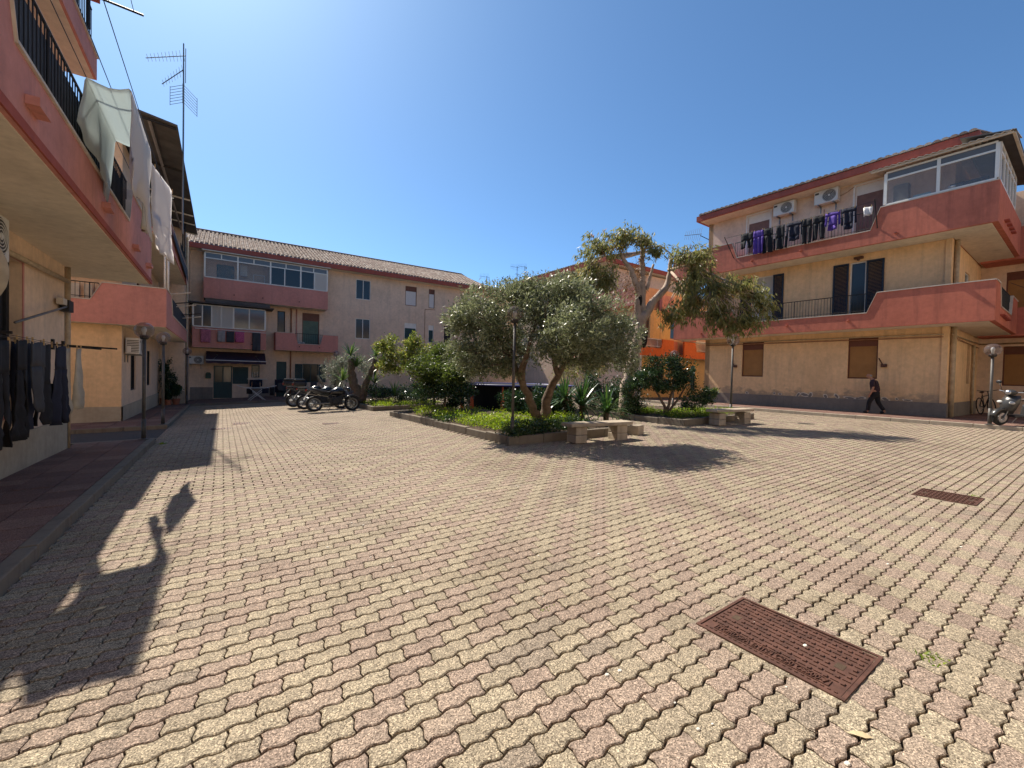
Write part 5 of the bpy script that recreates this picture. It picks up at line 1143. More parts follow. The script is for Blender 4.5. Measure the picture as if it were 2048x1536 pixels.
# --- olive tree
OL = plant('olive_tree', 'broad grey-green olive tree with two trunks in the front bed', 'tree', (7.24, 9.19, gz(7.24, 9.19)+.35))
b0 = (7.37, 9.19, 0.39)
tr = limbs(OL, 'tree_bark', [([b0, (7.35, 9.1, .85), (7.4, 8.95, 1.35), (7.5, 8.6, 1.95), (7.6, 8.0, 2.6), (7.4, 7.7, 3.2)], [.18, .125, .115, .095, .07, .03]), ([(7.2, 9.28, .42), (7.05, 9.3, .78), (6.8, 9.3, 1.25), (6.55, 9.25, 1.65), (6.1, 9.3, 2.3), (5.7, 9.5, 3.0)], [.15, .11, .105, .09, .065, .03]), ([(6.65, 9.28, 1.5), (6.5, 8.9, 2.1), (6.4, 8.4, 3.0)], [.08, .065, .025]), ([(7.45, 8.75, 1.7), (7.1, 8.6, 2.3), (6.9, 8.3, 3.3)], [.08, .055, .025]), ([(7.58, 8.2, 2.4), (8.0, 7.7, 2.6), (8.3, 7.4, 2.5)], [.06, .045, .02]), ([(6.5, 9.2, 1.7), (6.1, 8.4, 2.1), (5.9, 7.9, 2.5)], [.06, .045, .02])])
cl = [(6.64, 8.55, 3.32, 1.15, 1.09, 0.82), (5.75, 9.75, 3.26, 0.92, 0.87, 0.71), (5.17, 10.03, 3.08, 0.53, 0.5, 0.53), (7.3, 7.61, 3.1, 1.02, 0.97, 0.72), (8.15, 7.27, 2.72, 0.57, 0.54, 0.57), (6.15, 9.5, 2.45, 0.95, 0.9, 0.62), (5.2, 9.77, 2.22, 0.59, 0.56, 0.52), (6.7, 7.85, 2.39, 0.9, 0.9, 0.54), (7.38, 7.31, 2.25, 0.8, 0.76, 0.48), (8.46, 7.3, 2.17, 0.41, 0.39, 0.43), (6.32, 9.0, 3.79, 0.74, 0.7, 0.42), (7.02, 8.04, 3.8, 0.77, 0.73, 0.4), (6.42, 7.0, 2.68, 0.74, 0.7, 0.55), (5.41, 9.38, 1.83, 0.46, 0.43, 0.34), (6.15, 9.3, 1.85, 0.5, 0.46, 0.3)]
foliage(OL, 'leaf_olive', cl, 50000, .108, .028, .25, 85, .165, .74, o=.6)
e = cloud(cl, 320, 40, .1, .5); twigs(tr, OL, 'tree_bark', [Vector(q)*.72+Vector((6.8, 8.8, 2.2))*.28 for q in e], e, .011)
# --- gum tree
GU = plant('gum_tree', 'tall pale-barked gum tree with lopped limbs and drooping leaves', 'tree', (12.15, 10.45, gz(12.15, 10.45)+.2))
tr = limbs(GU, 'gum_bark', [([(12.15, 10.45, 0.30), (12.20, 10.41, 1.40), (12.37, 10.30, 2.50), (12.55, 10.17, 3.41), (12.63, 10.12, 4.04)], [0.281, 0.234, 0.203, 0.195, 0.148]), ([(12.53, 10.17, 3.22), (12.46, 10.22, 4.21), (12.41, 10.27, 4.98), (12.20, 10.41, 5.56), (11.86, 10.65, 6.15)], [0.156, 0.133, 0.125, 0.094, 0.062]), ([(12.60, 10.13, 3.85), (12.58, 10.15, 4.85), (12.55, 10.18, 5.75), (12.52, 10.20, 6.42)], [0.133, 0.109, 0.094, 0.078]), ([(12.58, 10.14, 3.77), (12.95, 9.91, 4.53), (13.31, 9.66, 5.03), (13.37, 9.61, 5.52), (13.39, 9.60, 6.02)], [0.148, 0.133, 0.109, 0.078, 0.066]), ([(13.36, 9.63, 5.43), (13.68, 9.40, 5.97), (14.13, 9.09, 6.33)], [0.062, 0.047, 0.027]), ([(12.69, 10.08, 4.85), (12.78, 10.02, 5.30), (12.87, 9.95, 5.79)], [0.062, 0.055, 0.039]), ([(12.53, 10.19, 6.33), (13.05, 9.81, 6.46), (13.50, 9.54, 6.10)], [0.039, 0.027, 0.016]), ([(12.51, 10.20, 6.38), (12.24, 10.40, 6.65), (11.88, 10.62, 6.78)], [0.039, 0.027, 0.016])])
m = MB(); m.ball((.45, -.38, 3.13-GU.location.z), .16, .12, .38, 10, 7); m.ball((.30, -.28, 4.44-GU.location.z), .09, .09, .25, 8, 6); m.build('bark_scar', 'dead_bark', tr, smooth=True)
gl = [(11.86, 10.43, 6.76, 0.76, 0.72, 0.47), (11.35, 11.02, 6.36, 0.82, 0.78, 0.62), (10.99, 11.26, 5.54, 0.69, 0.66, 0.91), (10.78, 11.53, 4.83, 0.55, 0.52, 0.73), (11.38, 10.76, 5.15, 0.54, 0.51, 0.81), (12.21, 9.83, 6.5, 0.49, 0.47, 0.35), (12.95, 8.84, 5.81, 0.6, 0.57, 0.48), (13.14, 8.47, 5.09, 0.76, 0.72, 0.88), (13.33, 7.86, 4.69, 0.74, 0.7, 0.79), (13.03, 8.54, 4.17, 0.76, 0.72, 0.76), (13.22, 7.68, 3.84, 0.73, 0.69, 0.78), (13.6, 7.18, 4.7, 0.77, 0.73, 0.35), (13.86, 6.76, 4.35, 0.5, 0.48, 0.41), (13.63, 6.92, 3.56, 0.71, 0.67, 0.44), (13.3, 7.25, 3.42, 0.4, 0.38, 0.35), (12.65, 9.04, 3.84, 0.45, 0.42, 0.52), (13.08, 8.27, 5.79, 0.63, 0.6, 0.4), (12.51, 9.63, 6.16, 0.46, 0.44, 0.35), (13.96, 6.57, 4.03, 0.38, 0.36, 0.41)]
foliage(GU, 'leaf_gum', gl, 14500, .20, .038, -1.2, 75, .14, .62, o=.25)
foliage(GU, 'leaf_dry', [(12.51, 10.26, 5.47, .55, .5, 1.0), (12.15, 10.53, 4.67, .5, .5, .9), (11.97, 10.62, 6.46, .5, .5, .3), (14.13, 9.09, 5.84, .5, .5, .4)], 1700, .13, .022, -.8, 20, .3, .5, 'dry_foliage', .2)
e = cloud(gl, 170, 20, .12, .5); tips = [Vector(t) for t in ((11.86, 10.65, 6.5), (12.5, 10.2, 6.6), (13.4, 9.6, 5.9), (14.1, 9.1, 6.3), (13.2, 9.0, 5.2), (13.3, 8.0, 4.9), (11.5, 11.0, 5.9))]
twigs(tr, GU, 'gum_bark', [min(tips, key=lambda t: (t-Vector(q)).length).lerp(Vector(q), .35) for q in e], e, .012)
limbs_ = MB()
for a, b, c in (((13.3, 9.65, 5.6), (13.3, 8.9, 5.6), (13.3, 7.9, 4.9)), ((13.3, 8.6, 5.5), (13.5, 7.6, 4.9), (13.8, 6.8, 4.4)), ((11.86, 10.65, 6.5), (11.4, 11.0, 6.2), (11.0, 11.3, 5.5)), ((13.3, 9.5, 5.5), (13.1, 8.8, 4.8), (13.2, 7.9, 4.0))): limbs_.tube([Vector(a)-GU.location, Vector(b)-GU.location, Vector(c)-GU.location], [.05, .035, .015], 6)
limbs_.build('drooping_branch', 'gum_bark', tr, smooth=True, kind='stuff')
# --- bright shrub
SA = plant('bright_shrub', 'tall bright yellow-green leafy shrub left of the olive tree', 'shrub', (7.2, 16.2, gz(7.2, 16.2)+.2))
tr = limbs(SA, 'tree_bark', [([(7.2, 16.2, .15), (7.2, 16.2, .8), (7.0, 16.3, 1.6), (6.6, 16.6, 2.4)], [.06, .05, .04, .02]), ([(7.2, 16.2, .7), (7.5, 16.0, 1.5), (7.8, 15.8, 2.3)], [.045, .035, .015]), ([(7.1, 16.2, .9), (6.4, 16.8, 1.6), (5.9, 17.1, 2.2)], [.04, .03, .015])])
foliage(SA, 'leaf_bright', [(6.2, 16.9, 2.3, .8, .75, .6), (5.6, 17.4, 2.7, .5, .5, .55), (6.5, 16.75, 2.85, .5, .45, .4), (7.2, 16.2, 2.4, .8, .7, .5), (7.9, 15.75, 2.35, .6, .55, .5), (5.7, 17.3, 1.9, .55, .5, .4), (6.9, 16.4, 1.8, .8, .75, .45)], 13000, .095, .05, .2, 36, .22, .7, o=.6, tone=(.55, .24))
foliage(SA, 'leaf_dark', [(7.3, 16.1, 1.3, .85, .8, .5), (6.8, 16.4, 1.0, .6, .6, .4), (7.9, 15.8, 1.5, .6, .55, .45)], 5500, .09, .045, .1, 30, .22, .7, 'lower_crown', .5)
# --- yucca with two trunks
def swords(root, name, mat, c, n, L, W, el=(-.5, 1.35), sag=.25, tone=(.5, .2), parent=None):
    V, F_, T = [], [], []; c = np.array(c)-np.array(root.location)
    for k in range(n):
        az = random.uniform(0, 2*math.pi); e0 = random.uniform(*el); l = L*random.uniform(.75, 1.15); t0 = min(1, max(0, random.gauss(*tone)))
        h = np.array([math.cos(az), math.sin(az), 0]); s = np.array([-math.sin(az), math.cos(az), 0]); p = c.copy(); b = len(V); ee = e0
        for q, (tt, wf) in enumerate(((0, .55), (.3, 1), (.62, .85), (.85, .5), (1, .04))):
            V += [tuple(p-s*W*wf/2), tuple(p+s*W*wf/2)]; T += [t0, t0]
            nx = (.3, .32, .23, .15, 0)[q]; d = h*math.cos(ee)+np.array([0, 0, math.sin(ee)]); p = p+d*l*nx; ee -= sag*random.uniform(.5, 1.2)*(1 if e0 < 1.1 else .4)
        F_ += [(b+2*q, b+2*q+1, b+2*q+3, b+2*q+2) for q in range(4)]
    me = bpy.data.meshes.new(name); me.from_pydata(V, [], F_); me.materials.append(M[mat]); at = me.attributes.new('tone', 'FLOAT', 'POINT'); at.data.foreach_set('value', T)
    o = bpy.data.objects.new(name, me); COL.objects.link(o); o.parent = parent or root; return o
YU = plant('yucca', 'big yucca with two thick leaning trunks behind the motorcycles', 'yucca', (5.7, 22.0, gz(5.7, 22)+.15))
tr = limbs(YU, 'yucca_bark', [([(5.72, 22.0, .05), (5.6, 22.05, .8), (5.42, 22.2, 1.5), (5.33, 22.27, 2.3)], [.34, .24, .19, .15]), ([(5.85, 21.9, .2), (5.95, 21.85, .9), (6.2, 21.65, 1.7), (6.35, 21.5, 2.3)], [.2, .17, .13, .11])])
for c in ((5.32, 22.28, 2.45), (6.38, 21.5, 2.45), (5.0, 22.5, 1.2), (6.3, 21.4, 1.1), (5.55, 22.0, 1.9), (6.6, 21.2, 1.9)): swords(YU, 'leaf_rosette', 'leaf_sword', c, 46, .78 if c[2] > 1.5 else .95, .055, (-.3, 1.45), .18)
swords(YU, 'leaf_rosette', 'leaf_dry', (6.4, 21.5, 2.2), 20, .6, .05, (-1.3, -.5), .05)
SB = plant('silver_bush', 'silvery small-leaved bush beside the yucca trunk', 'shrub', (4.95, 23.8, gz(5, 23.8)))
foliage(SB, 'leaf_silver', [(4.9, 23.9, 1.7, .55, .5, .7), (5.3, 23.6, 2.0, .6, .5, .6), (6.2, 22.8, 1.9, .6, .5, .6), (5.0, 23.7, 1.0, .5, .5, .5)], 6500, .085, .028, .2, 30, .24, .7)
limbs(SB, 'tree_bark', [([(4.95, 23.8, -.1), (4.95, 23.8, 1.0), (5.2, 23.7, 1.8)], [.05, .04, .015])])
# --- bed C undergrowth
UG = plant('low_shrub', 'dark undergrowth shrub at the foot of the yucca', 'shrub', (6.6, 20.6, gz(6.6, 20.6)+.15))
foliage(UG, 'leaf_dark', [(6.4, 20.8, .6, .7, .7, .5), (7.2, 20.0, .55, .6, .6, .45), (7.8, 19.4, .7, .6, .6, .55)], 5000, .09, .04, .1, 26, .24, .7); swords(UG, 'leaf_rosette', 'leaf_sword', (6.9, 20.2, .5), 40, .8, .05, (.2, 1.4))
# --- bushes kept dark for the shade behind the olive, strap-leaved plant, camellia
FB = plant('leafy_bush', 'leafy green bush filling the gap between the bright shrub and the olive', 'shrub', (6.6, 13.8, gz(6.6, 13.8)+.2))
foliage(FB, 'leaf_bright', [(5.95, 14.1, 1.75, .75, .7, .55), (6.45, 13.2, 1.75, .7, .7, .5), (6.8, 14.7, 2.3, .75, .7, .5), (7.1, 13.3, 2.0, .6, .6, .45)], 12000, .085, .042, .2, 36, .24, .7, tone=(.08, .2)); foliage(FB, 'leaf_dark', [(6.2, 14.0, 1.1, .8, .8, .45), (6.7, 13.2, 1.1, .7, .7, .4)], 5000, .08, .04, .1, 30, .24, .7, 'lower_crown')  # leaf tones set low, deep shade of the bush put into the colour
limbs(FB, 'tree_bark', [([(6.5, 13.7, .2), (6.5, 13.7, 1.0), (6.6, 13.9, 1.8)], [.05, .04, .015])])
HB = plant('shade_fill_bush', 'dense bushes low behind the olive trunks, coloured dark for the deep shade there', 'shrub', (8.2, 12.0, gz(8.2, 12)+.3))
foliage(HB, 'leaf_dark', [(12.3, 12.2, 1.0, .6, .5, .95), (12.7, 11.6, .9, .6, .6, .8), (12.4, 11.3, .7, .5, .5, .6), (8.7, 10.6, .75, .5, .5, .55), (8.1, 10.3, .75, .45, .45, .5), (8.5, 9.8, .75, .4, .4, .5), (8.0, 11.2, .7, .5, .5, .5), (7.2, 14.3, .7, .5, .6, .5), (8.2, 12.0, .7, .5, .6, .45)], 20000, .09, .04, .1, 34, .22, .7)  # clumps added as dark filling: deep shade put into the leaf colour
ST = plant('strap_leaf_plant', 'large fan of strap leaves right of the olive trunks', 'plant', (9.0, 9.2, gz(9.0, 9.2)+.2))
swords(ST, 'leaf_rosette', 'leaf_sword', (8.9, 9.3, .75), 90, 1.05, .055, (-.1, 1.45), .28, (.2, .2)); swords(ST, 'leaf_rosette', 'leaf_sword', (9.35, 8.75, .6), 70, .95, .06, (-.2, 1.4), .3, (.3, .25)); swords(ST, 'leaf_rosette', 'leaf_sword', (8.5, 9.6, .95), 60, .9, .055, (-.3, 1.4), .25, (.3, .2))
m = MB(); m.tube([(-.1, .1, -.1), (-.1, .1, .55)], .08, 8); m.tube([(.35, -.45, -.1), (.35, -.45, .4)], .08, 8); m.tube([(-.5, .4, -.1), (-.5, .4, .7)], .07, 8); m.build('stem', 'yucca_bark', ST, kind='stuff')
DS = plant('glossy_shrub', 'glossy dark shrub between the strap leaves and the gum tree', 'shrub', (12.2, 10.25, gz(12.2, 10.25)+.2))
foliage(DS, 'leaf_dark', [(12.15, 10.3, 1.0, .6, .6, .75), (12.3, 10.1, 1.6, .4, .4, .45), (12.1, 10.2, .6, .5, .5, .45)], 6500, .07, .04, .1, 34, .22, .72, tone=(.6, .25))
CA = plant('camellia', 'dark round camellia with several bare stems by the second bench', 'shrub', (12.75, 9.15, gz(12.75, 9.15)+.2))
limbs(CA, 'tree_bark', [([(12.75, 9.15, .25), (12.7, 9.18, .7), (12.45, 9.35, 1.2), (12.2, 9.5, 1.6)], [.07, .05, .035, .015]), ([(12.75, 9.15, .4), (12.85, 9.1, .9), (12.95, 9.0, 1.5)], [.06, .045, .02]), ([(12.8, 9.12, .45), (13.1, 8.95, .95), (13.35, 8.75, 1.5)], [.05, .035, .015])])
foliage(CA, 'leaf_dark', [(12.7, 9.2, 2.0, .85, .75, .55), (12.2, 9.5, 1.65, .6, .55, .45), (13.2, 8.85, 1.7, .55, .5, .45), (12.8, 9.1, 1.45, .6, .55, .3)], 11000, .07, .038, .15, 42, .2, .75, tone=(.55, .25))
SS = plant('small_shrub', 'small shrub with fresh green tips at the right end of the gum tree bed', 'shrub', (13.6, 8.45, gz(13.6, 8.45)+.2))
foliage(SS, 'leaf_dark', [(13.5, 8.5, .9, .5, .45, .4), (13.9, 8.3, 1.1, .4, .35, .35)], 2600, .08, .035, .2, 26, .24, .7, tone=(.7, .2)); foliage(SS, 'leaf_bright', [(14.05, 8.2, 1.25, .22, .2, .2)], 300, .08, .035, .4, 8, .3, .6, 'fresh_tips')
PK = plant('flowering_bush', 'bush with a few pink flowers behind the olive crown', 'shrub', (14.8, 14.2, gz(14.8, 14.2)))
foliage(PK, 'leaf_gum', [(14.6, 14.6, 2.6, 1.0, .9, 1.1), (13.6, 15.0, 2.0, .9, .8, .9)], 5000, .1, .035, .0, 30, .22, .7); foliage(PK, 'leaf_petal', [(13.6, 14.4, 2.5, .6, .6, .6)], 220, .05, .04, .2, 12, .3, .7, 'flowers')
BG = plant('olive_sapling', 'small grey olive sapling between the bright shrub and the big olive', 'tree', (9.2, 18.2, gz(9.2, 18.2)))
limbs(BG, 'tree_bark', [([(9.2, 18.2, 0), (9.2, 18.2, 1.5), (9.3, 18.1, 2.6)], [.06, .05, .015])]); foliage(BG, 'leaf_olive', [(9.2, 18.2, 2.7, .7, .65, .8), (8.8, 18.5, 2.1, .6, .6, .6), (9.8, 17.7, 2.0, .7, .6, .6)], 9000, .075, .02, .3, 36, .2, .7)
# --- ground cover (nobody could count it)
def cover(name, label, polys, n, L, W, mat, h=.28, parent=None, tone=(.55, .25)):
    pts = []
    for (x0, x1, y0, y1), w in polys:
        m = int(n*w); k = max(6, int((x1-x0)*(y1-y0)*9)); cx = rng.uniform(x0, x1, k); cy = rng.uniform(y0, y1, k); ch = rng.uniform(.35, 1, k); i = rng.integers(0, k, m)
        x = cx[i]+rng.normal(0, .17, m); y = cy[i]+rng.normal(0, .17, m); ok = (x > x0-.12) & (x < x1+.12) & (y > y0-.1) & (y < y1+.12); x, y, hh = x[ok], y[ok], ch[i][ok]
        z = np.array([gz(a, b) for a, b in zip(x, y)])+.17+h*hh*rng.uniform(.1, 1, len(x))
        pts.append(np.c_[x, y, z])
    p = np.vstack(pts); o = leaf_mesh(name, mat, None, p, rdirs(len(p), .7), L, W, rng.normal(*tone, len(p)))
    return tag(o, label, 'ground cover', kind='stuff')
cover('ground_cover', 'bright yellow-green ground cover filling the front of the olive bed', [((5.72, 7.6, 8.6, 11.8), .5), ((5.7, 7.2, 11.8, 15.8), .35), ((6.0, 8.3, 8.4, 9.6), .15)], 17000, .06, .03, 'leaf_cover', .42)
cover('ground_cover', 'darker ivy spilling over the front edge of the olive bed', [((5.62, 9.1, 8.15, 8.7), .5), ((7.4, 9.1, 8.6, 10.2), .3), ((5.6, 6.3, 11.3, 12.6), .2)], 9000, .06, .035, 'leaf_dark', .34, None, (.75, .2))
cover('ground_cover', 'yellow-green ground cover under the camellia', [((12.3, 15.6, 8.0, 9.6), .7), ((12.4, 13.2, 9.4, 11), .3)], 8000, .055, .03, 'leaf_cover', .26, None, (.4, .25))
cover('ground_cover', 'short grass and weeds in the yucca bed', [((5.7, 8.8, 18.9, 20), .6), ((5.8, 7.4, 20, 22), .4)], 5000, .07, .02, 'leaf_cover', .22)
def tuft(x, y, n, L, label):
    p = np.c_[rng.normal(x, .035, n), rng.normal(y, .025, n), np.full(n, gz(x, y)-.004)]; o = leaf_mesh('weed_tuft', 'leaf_cover', None, p, rdirs(n, .5), L, .012, rng.uniform(.1, .8, n)); tag(o, label, 'weed')
tuft(3.43, .62, 60, .03, 'bright green weed tuft in the paving right of the big manhole cover'); tuft(1.9, 2.28, 18, .018, 'tiny yellow weed in a paving joint in the middle foreground'); tuft(8.48, 1.2, 30, .03, 'small weed at the corner of the smaller manhole cover'); tuft(-1.2, 13.2, 60, .06, 'weeds at the foot of the left kerb corner')
# --- potted plants at the left corner
def pot(x, y, s, h, label, mat='leaf_dark', cl=None):
    z = gz(x, y)+.122; r = plant('potted_plant', label, 'potted plant', (x, y, z), 'pots at the corner of the back house')
    m = MB(); m.lathe([(0, 0), (s*.75, 0), (s, s*1.5), (s*1.08, s*1.5), (s*1.08, s*1.7), (s*.9, s*1.7), (s*.85, s*1.4), (0, s*1.4)], (0, 0, 0), 14); m.build('pot', 'terracotta_pot', r, smooth=False)
    m = MB(); m.tube([(0, 0, s*1.3), (.02, 0, h*.7)], .02, 5); m.build('stem', 'tree_bark', r)
    foliage(r, mat, cl or [(x, y, z+h*.7, h*.25, h*.25, h*.32)], int(1600*h), .09, .04, .1, 16, .25, .7)
pot(-2.55, 29.4, .2, 2.3, 'tallest potted plant climbing at the left corner', 'leaf_dark', [(-2.6, 29.4, 1.7, .3, .3, .6), (-2.45, 29.35, .9, .4, .35, .6), (-2.2, 29.3, .5, .3, .3, .4)])
pot(-2.05, 29.25, .18, 1.1, 'middle potted plant at the left corner'); pot(-2.35, 28.9, .15, .7, 'low potted plant nearest on the left corner pavement')
#pot(-2.6, 20.9, .16, .8, 'small potted plant on the sill side of the second left house', 'leaf_bright', [(-2.62, 21.9, .9, .1, .35, .15)])
# ------------------------------------------------------------------ vehicles
def wheel(root, c, Rw, w, spokes=6, disc=True, name='wheel'):
    m = MB(); pr = [(Rw-.085, -w*.32), (Rw-.06, -w*.46), (Rw-.02, -w*.42), (Rw, -w*.15), (Rw, w*.15), (Rw-.02, w*.42), (Rw-.06, w*.46), (Rw-.085, w*.32), (Rw-.085, -w*.32)]
    m.lathe(pr, (0, 0, 0), 30, 'y'); o = m.build(name, 'black_rubber', root, smooth=True); o.location = c
    m = MB(); rr = Rw-.085; m.lathe([(rr+.003, -w*.33), (rr-.025, -w*.3), (rr-.025, w*.3), (rr+.003, w*.33)], (0, 0, 0), 30, 'y'); m.lathe([(0, -.06), (.045, -.06), (.045, .06), (0, .06)], (0, 0, 0), 12, 'y')
    for k in range(spokes):
        a = 2*math.pi*k/spokes; d = Vector((math.cos(a), 0, math.sin(a))); m.tube([d*.04, d*(rr-.015)], [.022, .014], 5)
    m.build('rim', 'grey_metal', o)
    if disc:
        m = MB(); m.lathe([(.07, w*.5), (.145, w*.5), (.145, w*.5+.006), (.07, w*.5+.006), (.07, w*.5)], (0, 0, 0), 24, 'y'); m.build('brake_disc', 'silver', o)
    return o
def motorcycle(loc, rz, label, screen, case, lean=-.12, seat='dark_plastic', tail='black_paint'):
    r = empty('motorcycle', loc, rz, label, 'motorcycle', 'motorcycles parked side by side'); r.rotation_euler = (lean, 0, rz); r.scale = (1.14, 1.1, 1.1)
    wheel(r, (.70, 0, .31), .31, .12); wheel(r, (-.72, 0, .31), .31, .16)
    m = MB()
    for s in (-.085, .085): m.tube([(.70, s, .31), (.46, s, .86)], [.028, .024], 8)
    m.build('front_fork', 'grey_metal', r, smooth=True)
    m = MB(); n = 9
    for i in range(n): 
        a = math.radians(25+i*15); x, z = .70+.345*math.cos(a), .31+.345*math.sin(a); m.v += [(x, -.07, z-.015), (x+.012*math.cos(a), 0, z+.015), (x, .07, z-.015)]
    m.f = [(3*i+q, 3*i+q+1, 3*i+q+4, 3*i+q+3) for i in range(n-1) for q in range(2)]; m.build('front_mudguard', 'black_paint', r, smooth=True).modifiers.new('t', 'SOLIDIFY').thickness = .008
    m = MB(); m.obox((.05, 0, .40), .46, .30, .34, rot('Y', -.1)); m.tube([(.22, 0, .45), (.34, 0, .72)], .11, 10); m.lathe([(0, -.2), (.12, -.2), (.13, -.16), (.13, .16), (.12, .2), (0, .2)], (.0, 0, .38), 14, 'y'); m.build('engine', 'dark_plastic', r, bevel=.02)
    m = MB()   # tank
    for x, w, z0, z1 in ((-.16, .10, .66, .80), (-.05, .15, .64, .90), (.12, .19, .62, .99), (.28, .18, .62, .98), (.40, .11, .66, .90)):
        for k in range(10):
            a = 2*math.pi*k/10; m.v.append((x, w*math.cos(a), (z0+z1)/2+(z1-z0)/2*math.sin(a)))
    m.f = [(i*10+k, i*10+(k+1) % 10, (i+1)*10+(k+1) % 10, (i+1)*10+k) for i in range(4) for k in range(10)]+[tuple(range(10)), tuple(range(40, 50))]
    m.build('fuel_tank', 'black_paint', r, smooth=True)
    m = MB()   # seat
    sec = ((-.10, .11, .74, .80), (-.25, .15, .73, .79), (-.45, .14, .76, .84), (-.62, .11, .82, .90), (-.78, .07, .88, .94))
    for x, w, z0, z1 in sec: m.v += [(x, -w, z0), (x, -w*.8, z1), (x, 0, z1+.012), (x, w*.8, z1), (x, w, z0)]
    m.f = [(i*5+q, i*5+(q+1) % 5, (i+1)*5+(q+1) % 5, (i+1)*5+q) for i in range(4) for q in range(5)]+[(0, 1, 2, 3, 4), (20, 21, 22, 23, 24)]
    m.build('seat', seat, r, smooth=True)
    m = MB()   # tail
    for x, w, z0, z1 in ((-.2, .1, .58, .73), (-.5, .11, .64, .78), (-.75, .08, .78, .88), (-.98, .05, .84, .90)): m.v += [(x, -w, z0), (x, -w, z1), (x, w, z1), (x, w, z0)]
    m.f = [(i*4+q, i*4+(q+1) % 4, (i+1)*4+(q+1) % 4, (i+1)*4+q) for i in range(3) for q in range(4)]+[(0, 1, 2, 3), (12, 13, 14, 15)]
    t = m.build('tail', tail, r, bevel=.02); m = MB(); m.obox((-1.0, 0, .86), .03, .12, .05); m.build('tail_lamp', 'red_lens', t)
    m = MB(); m.tube([(-.85, 0, .82), (-1.06, 0, .56)], [.02, .015], 6); m.obox((-1.05, 0, .55), .015, .17, .13, rot('Y', .4)); m.build('number_plate', 'ac_white', t)
    m = MB(); m.tube([(.1, .13, .3), (-.1, .15, .2), (-.4, .17, .26), (-.55, .18, .38)], .028, 8); m.tube([(-.45, .18, .33), (-.95, .2, .55)], [.05, .055], 10); m.build('exhaust', 'grey_metal', r, smooth=True)
    m = MB(); m.tube([(-.1, .09, .33), (-.72, .09, .31)], .03, 6); m.tube([(-.1, -.09, .33), (-.72, -.09, .31)], .03, 6); m.build('swing_arm', 'grey_metal', r)
    m = MB(); m.tube([(.36, 0, .70), (.0, 0, .72), (-.3, 0, .66)], .05, 7); m.tube([(.38, 0, .72), (.25, .12, .45), (.1, .14, .25)], .025, 6); m.tube([(.38, 0, .72), (.25, -.12, .45), (.1, -.14, .25)], .025, 6); m.build('frame', 'dark_plastic', r)
    m = MB(); m.tube([(.36, -.36, 1.03), (.42, -.15, 1.02), (.44, 0, 1.0), (.42, .15, 1.02), (.36, .36, 1.03)], .015, 7); h = m.build('handlebar', 'grey_metal', r, smooth=True)
    for s in (-1, 1):
        m = MB(); m.tube([(.36, s*.25, 1.03), (.35, s*.38, 1.03)], .022, 7); m.build('grip', 'black_rubber', h); m = MB(); m.tube([(.40, s*.24, 1.03), (.42, s*.30, 1.2)], .008, 5); m.ball((.41, s*.33, 1.22), .02, .075, .045, 10, 6); m.build('mirror', 'black_paint', h, smooth=True)
    m = MB(); m.ball((.56, 0, .88), .09, .11, .10, 14, 8); h2 = m.build('headlight', 'black_paint', r, smooth=True); m = MB(); m.ball((.60, 0, .88), .065, .085, .08, 14, 8); m.build('lens', 'silver', h2, smooth=True)
    m = MB(); m.tube([(-.02, .16, .30), (-.12, .36, .02)], .012, 5); m.build('side_stand', 'grey_metal', r)
    if screen:
        m = MB(); N_ = 7
        for j in range(6):
            t = j/5; w = .22*(1-.35*t*t); x = .58-.30*t; z = .95+.52*t
            for i in range(N_): s = -1+2*i/(N_-1); m.v.append((x-.09*s*s, w*s, z))
        m.f = [(j*N_+i, j*N_+i+1, (j+1)*N_+i+1, (j+1)*N_+i) for j in range(5) for i in range(N_-1)]; m.build('windscreen', 'windscreen', r, smooth=True, fix=False)
    if case:
        m = MB(); m.box(-1.12, -.70, -.24, .24, .98, 1.17); c = m.build('top_case', 'dark_plastic', r, bevel=.05); m = MB(); m.box(-1.11, -.71, -.235, .235, 1.175, 1.27); m.build('lid', 'silver' if case == 2 else 'black_paint', c, bevel=.045); m = MB(); m.box(-.95, -.6, -.08, .08, .90, .98); m.build('rack', 'grey_metal', c); m = MB(); m.box(-1.128, -1.121, -.16, .16, 1.03, 1.09); m.build('reflector', 'red_lens', c)
    return r
zg = lambda x, y: gz(x, y)+.004
motorcycle((4.12, 20.02, zg(4.1, 20.02)), R(6), 'black naked motorcycle parked nearest, without a case', False, 0)
motorcycle((3.95, 21.5, zg(3.95, 21.5)), R(2), 'black touring motorcycle with windscreen and dark top case in the middle of the row', True, 1)
motorcycle((3.75, 23.4, zg(3.75, 23.4)), R(0), 'motorcycle furthest back in the row with a tall screen and top case', True, 1)
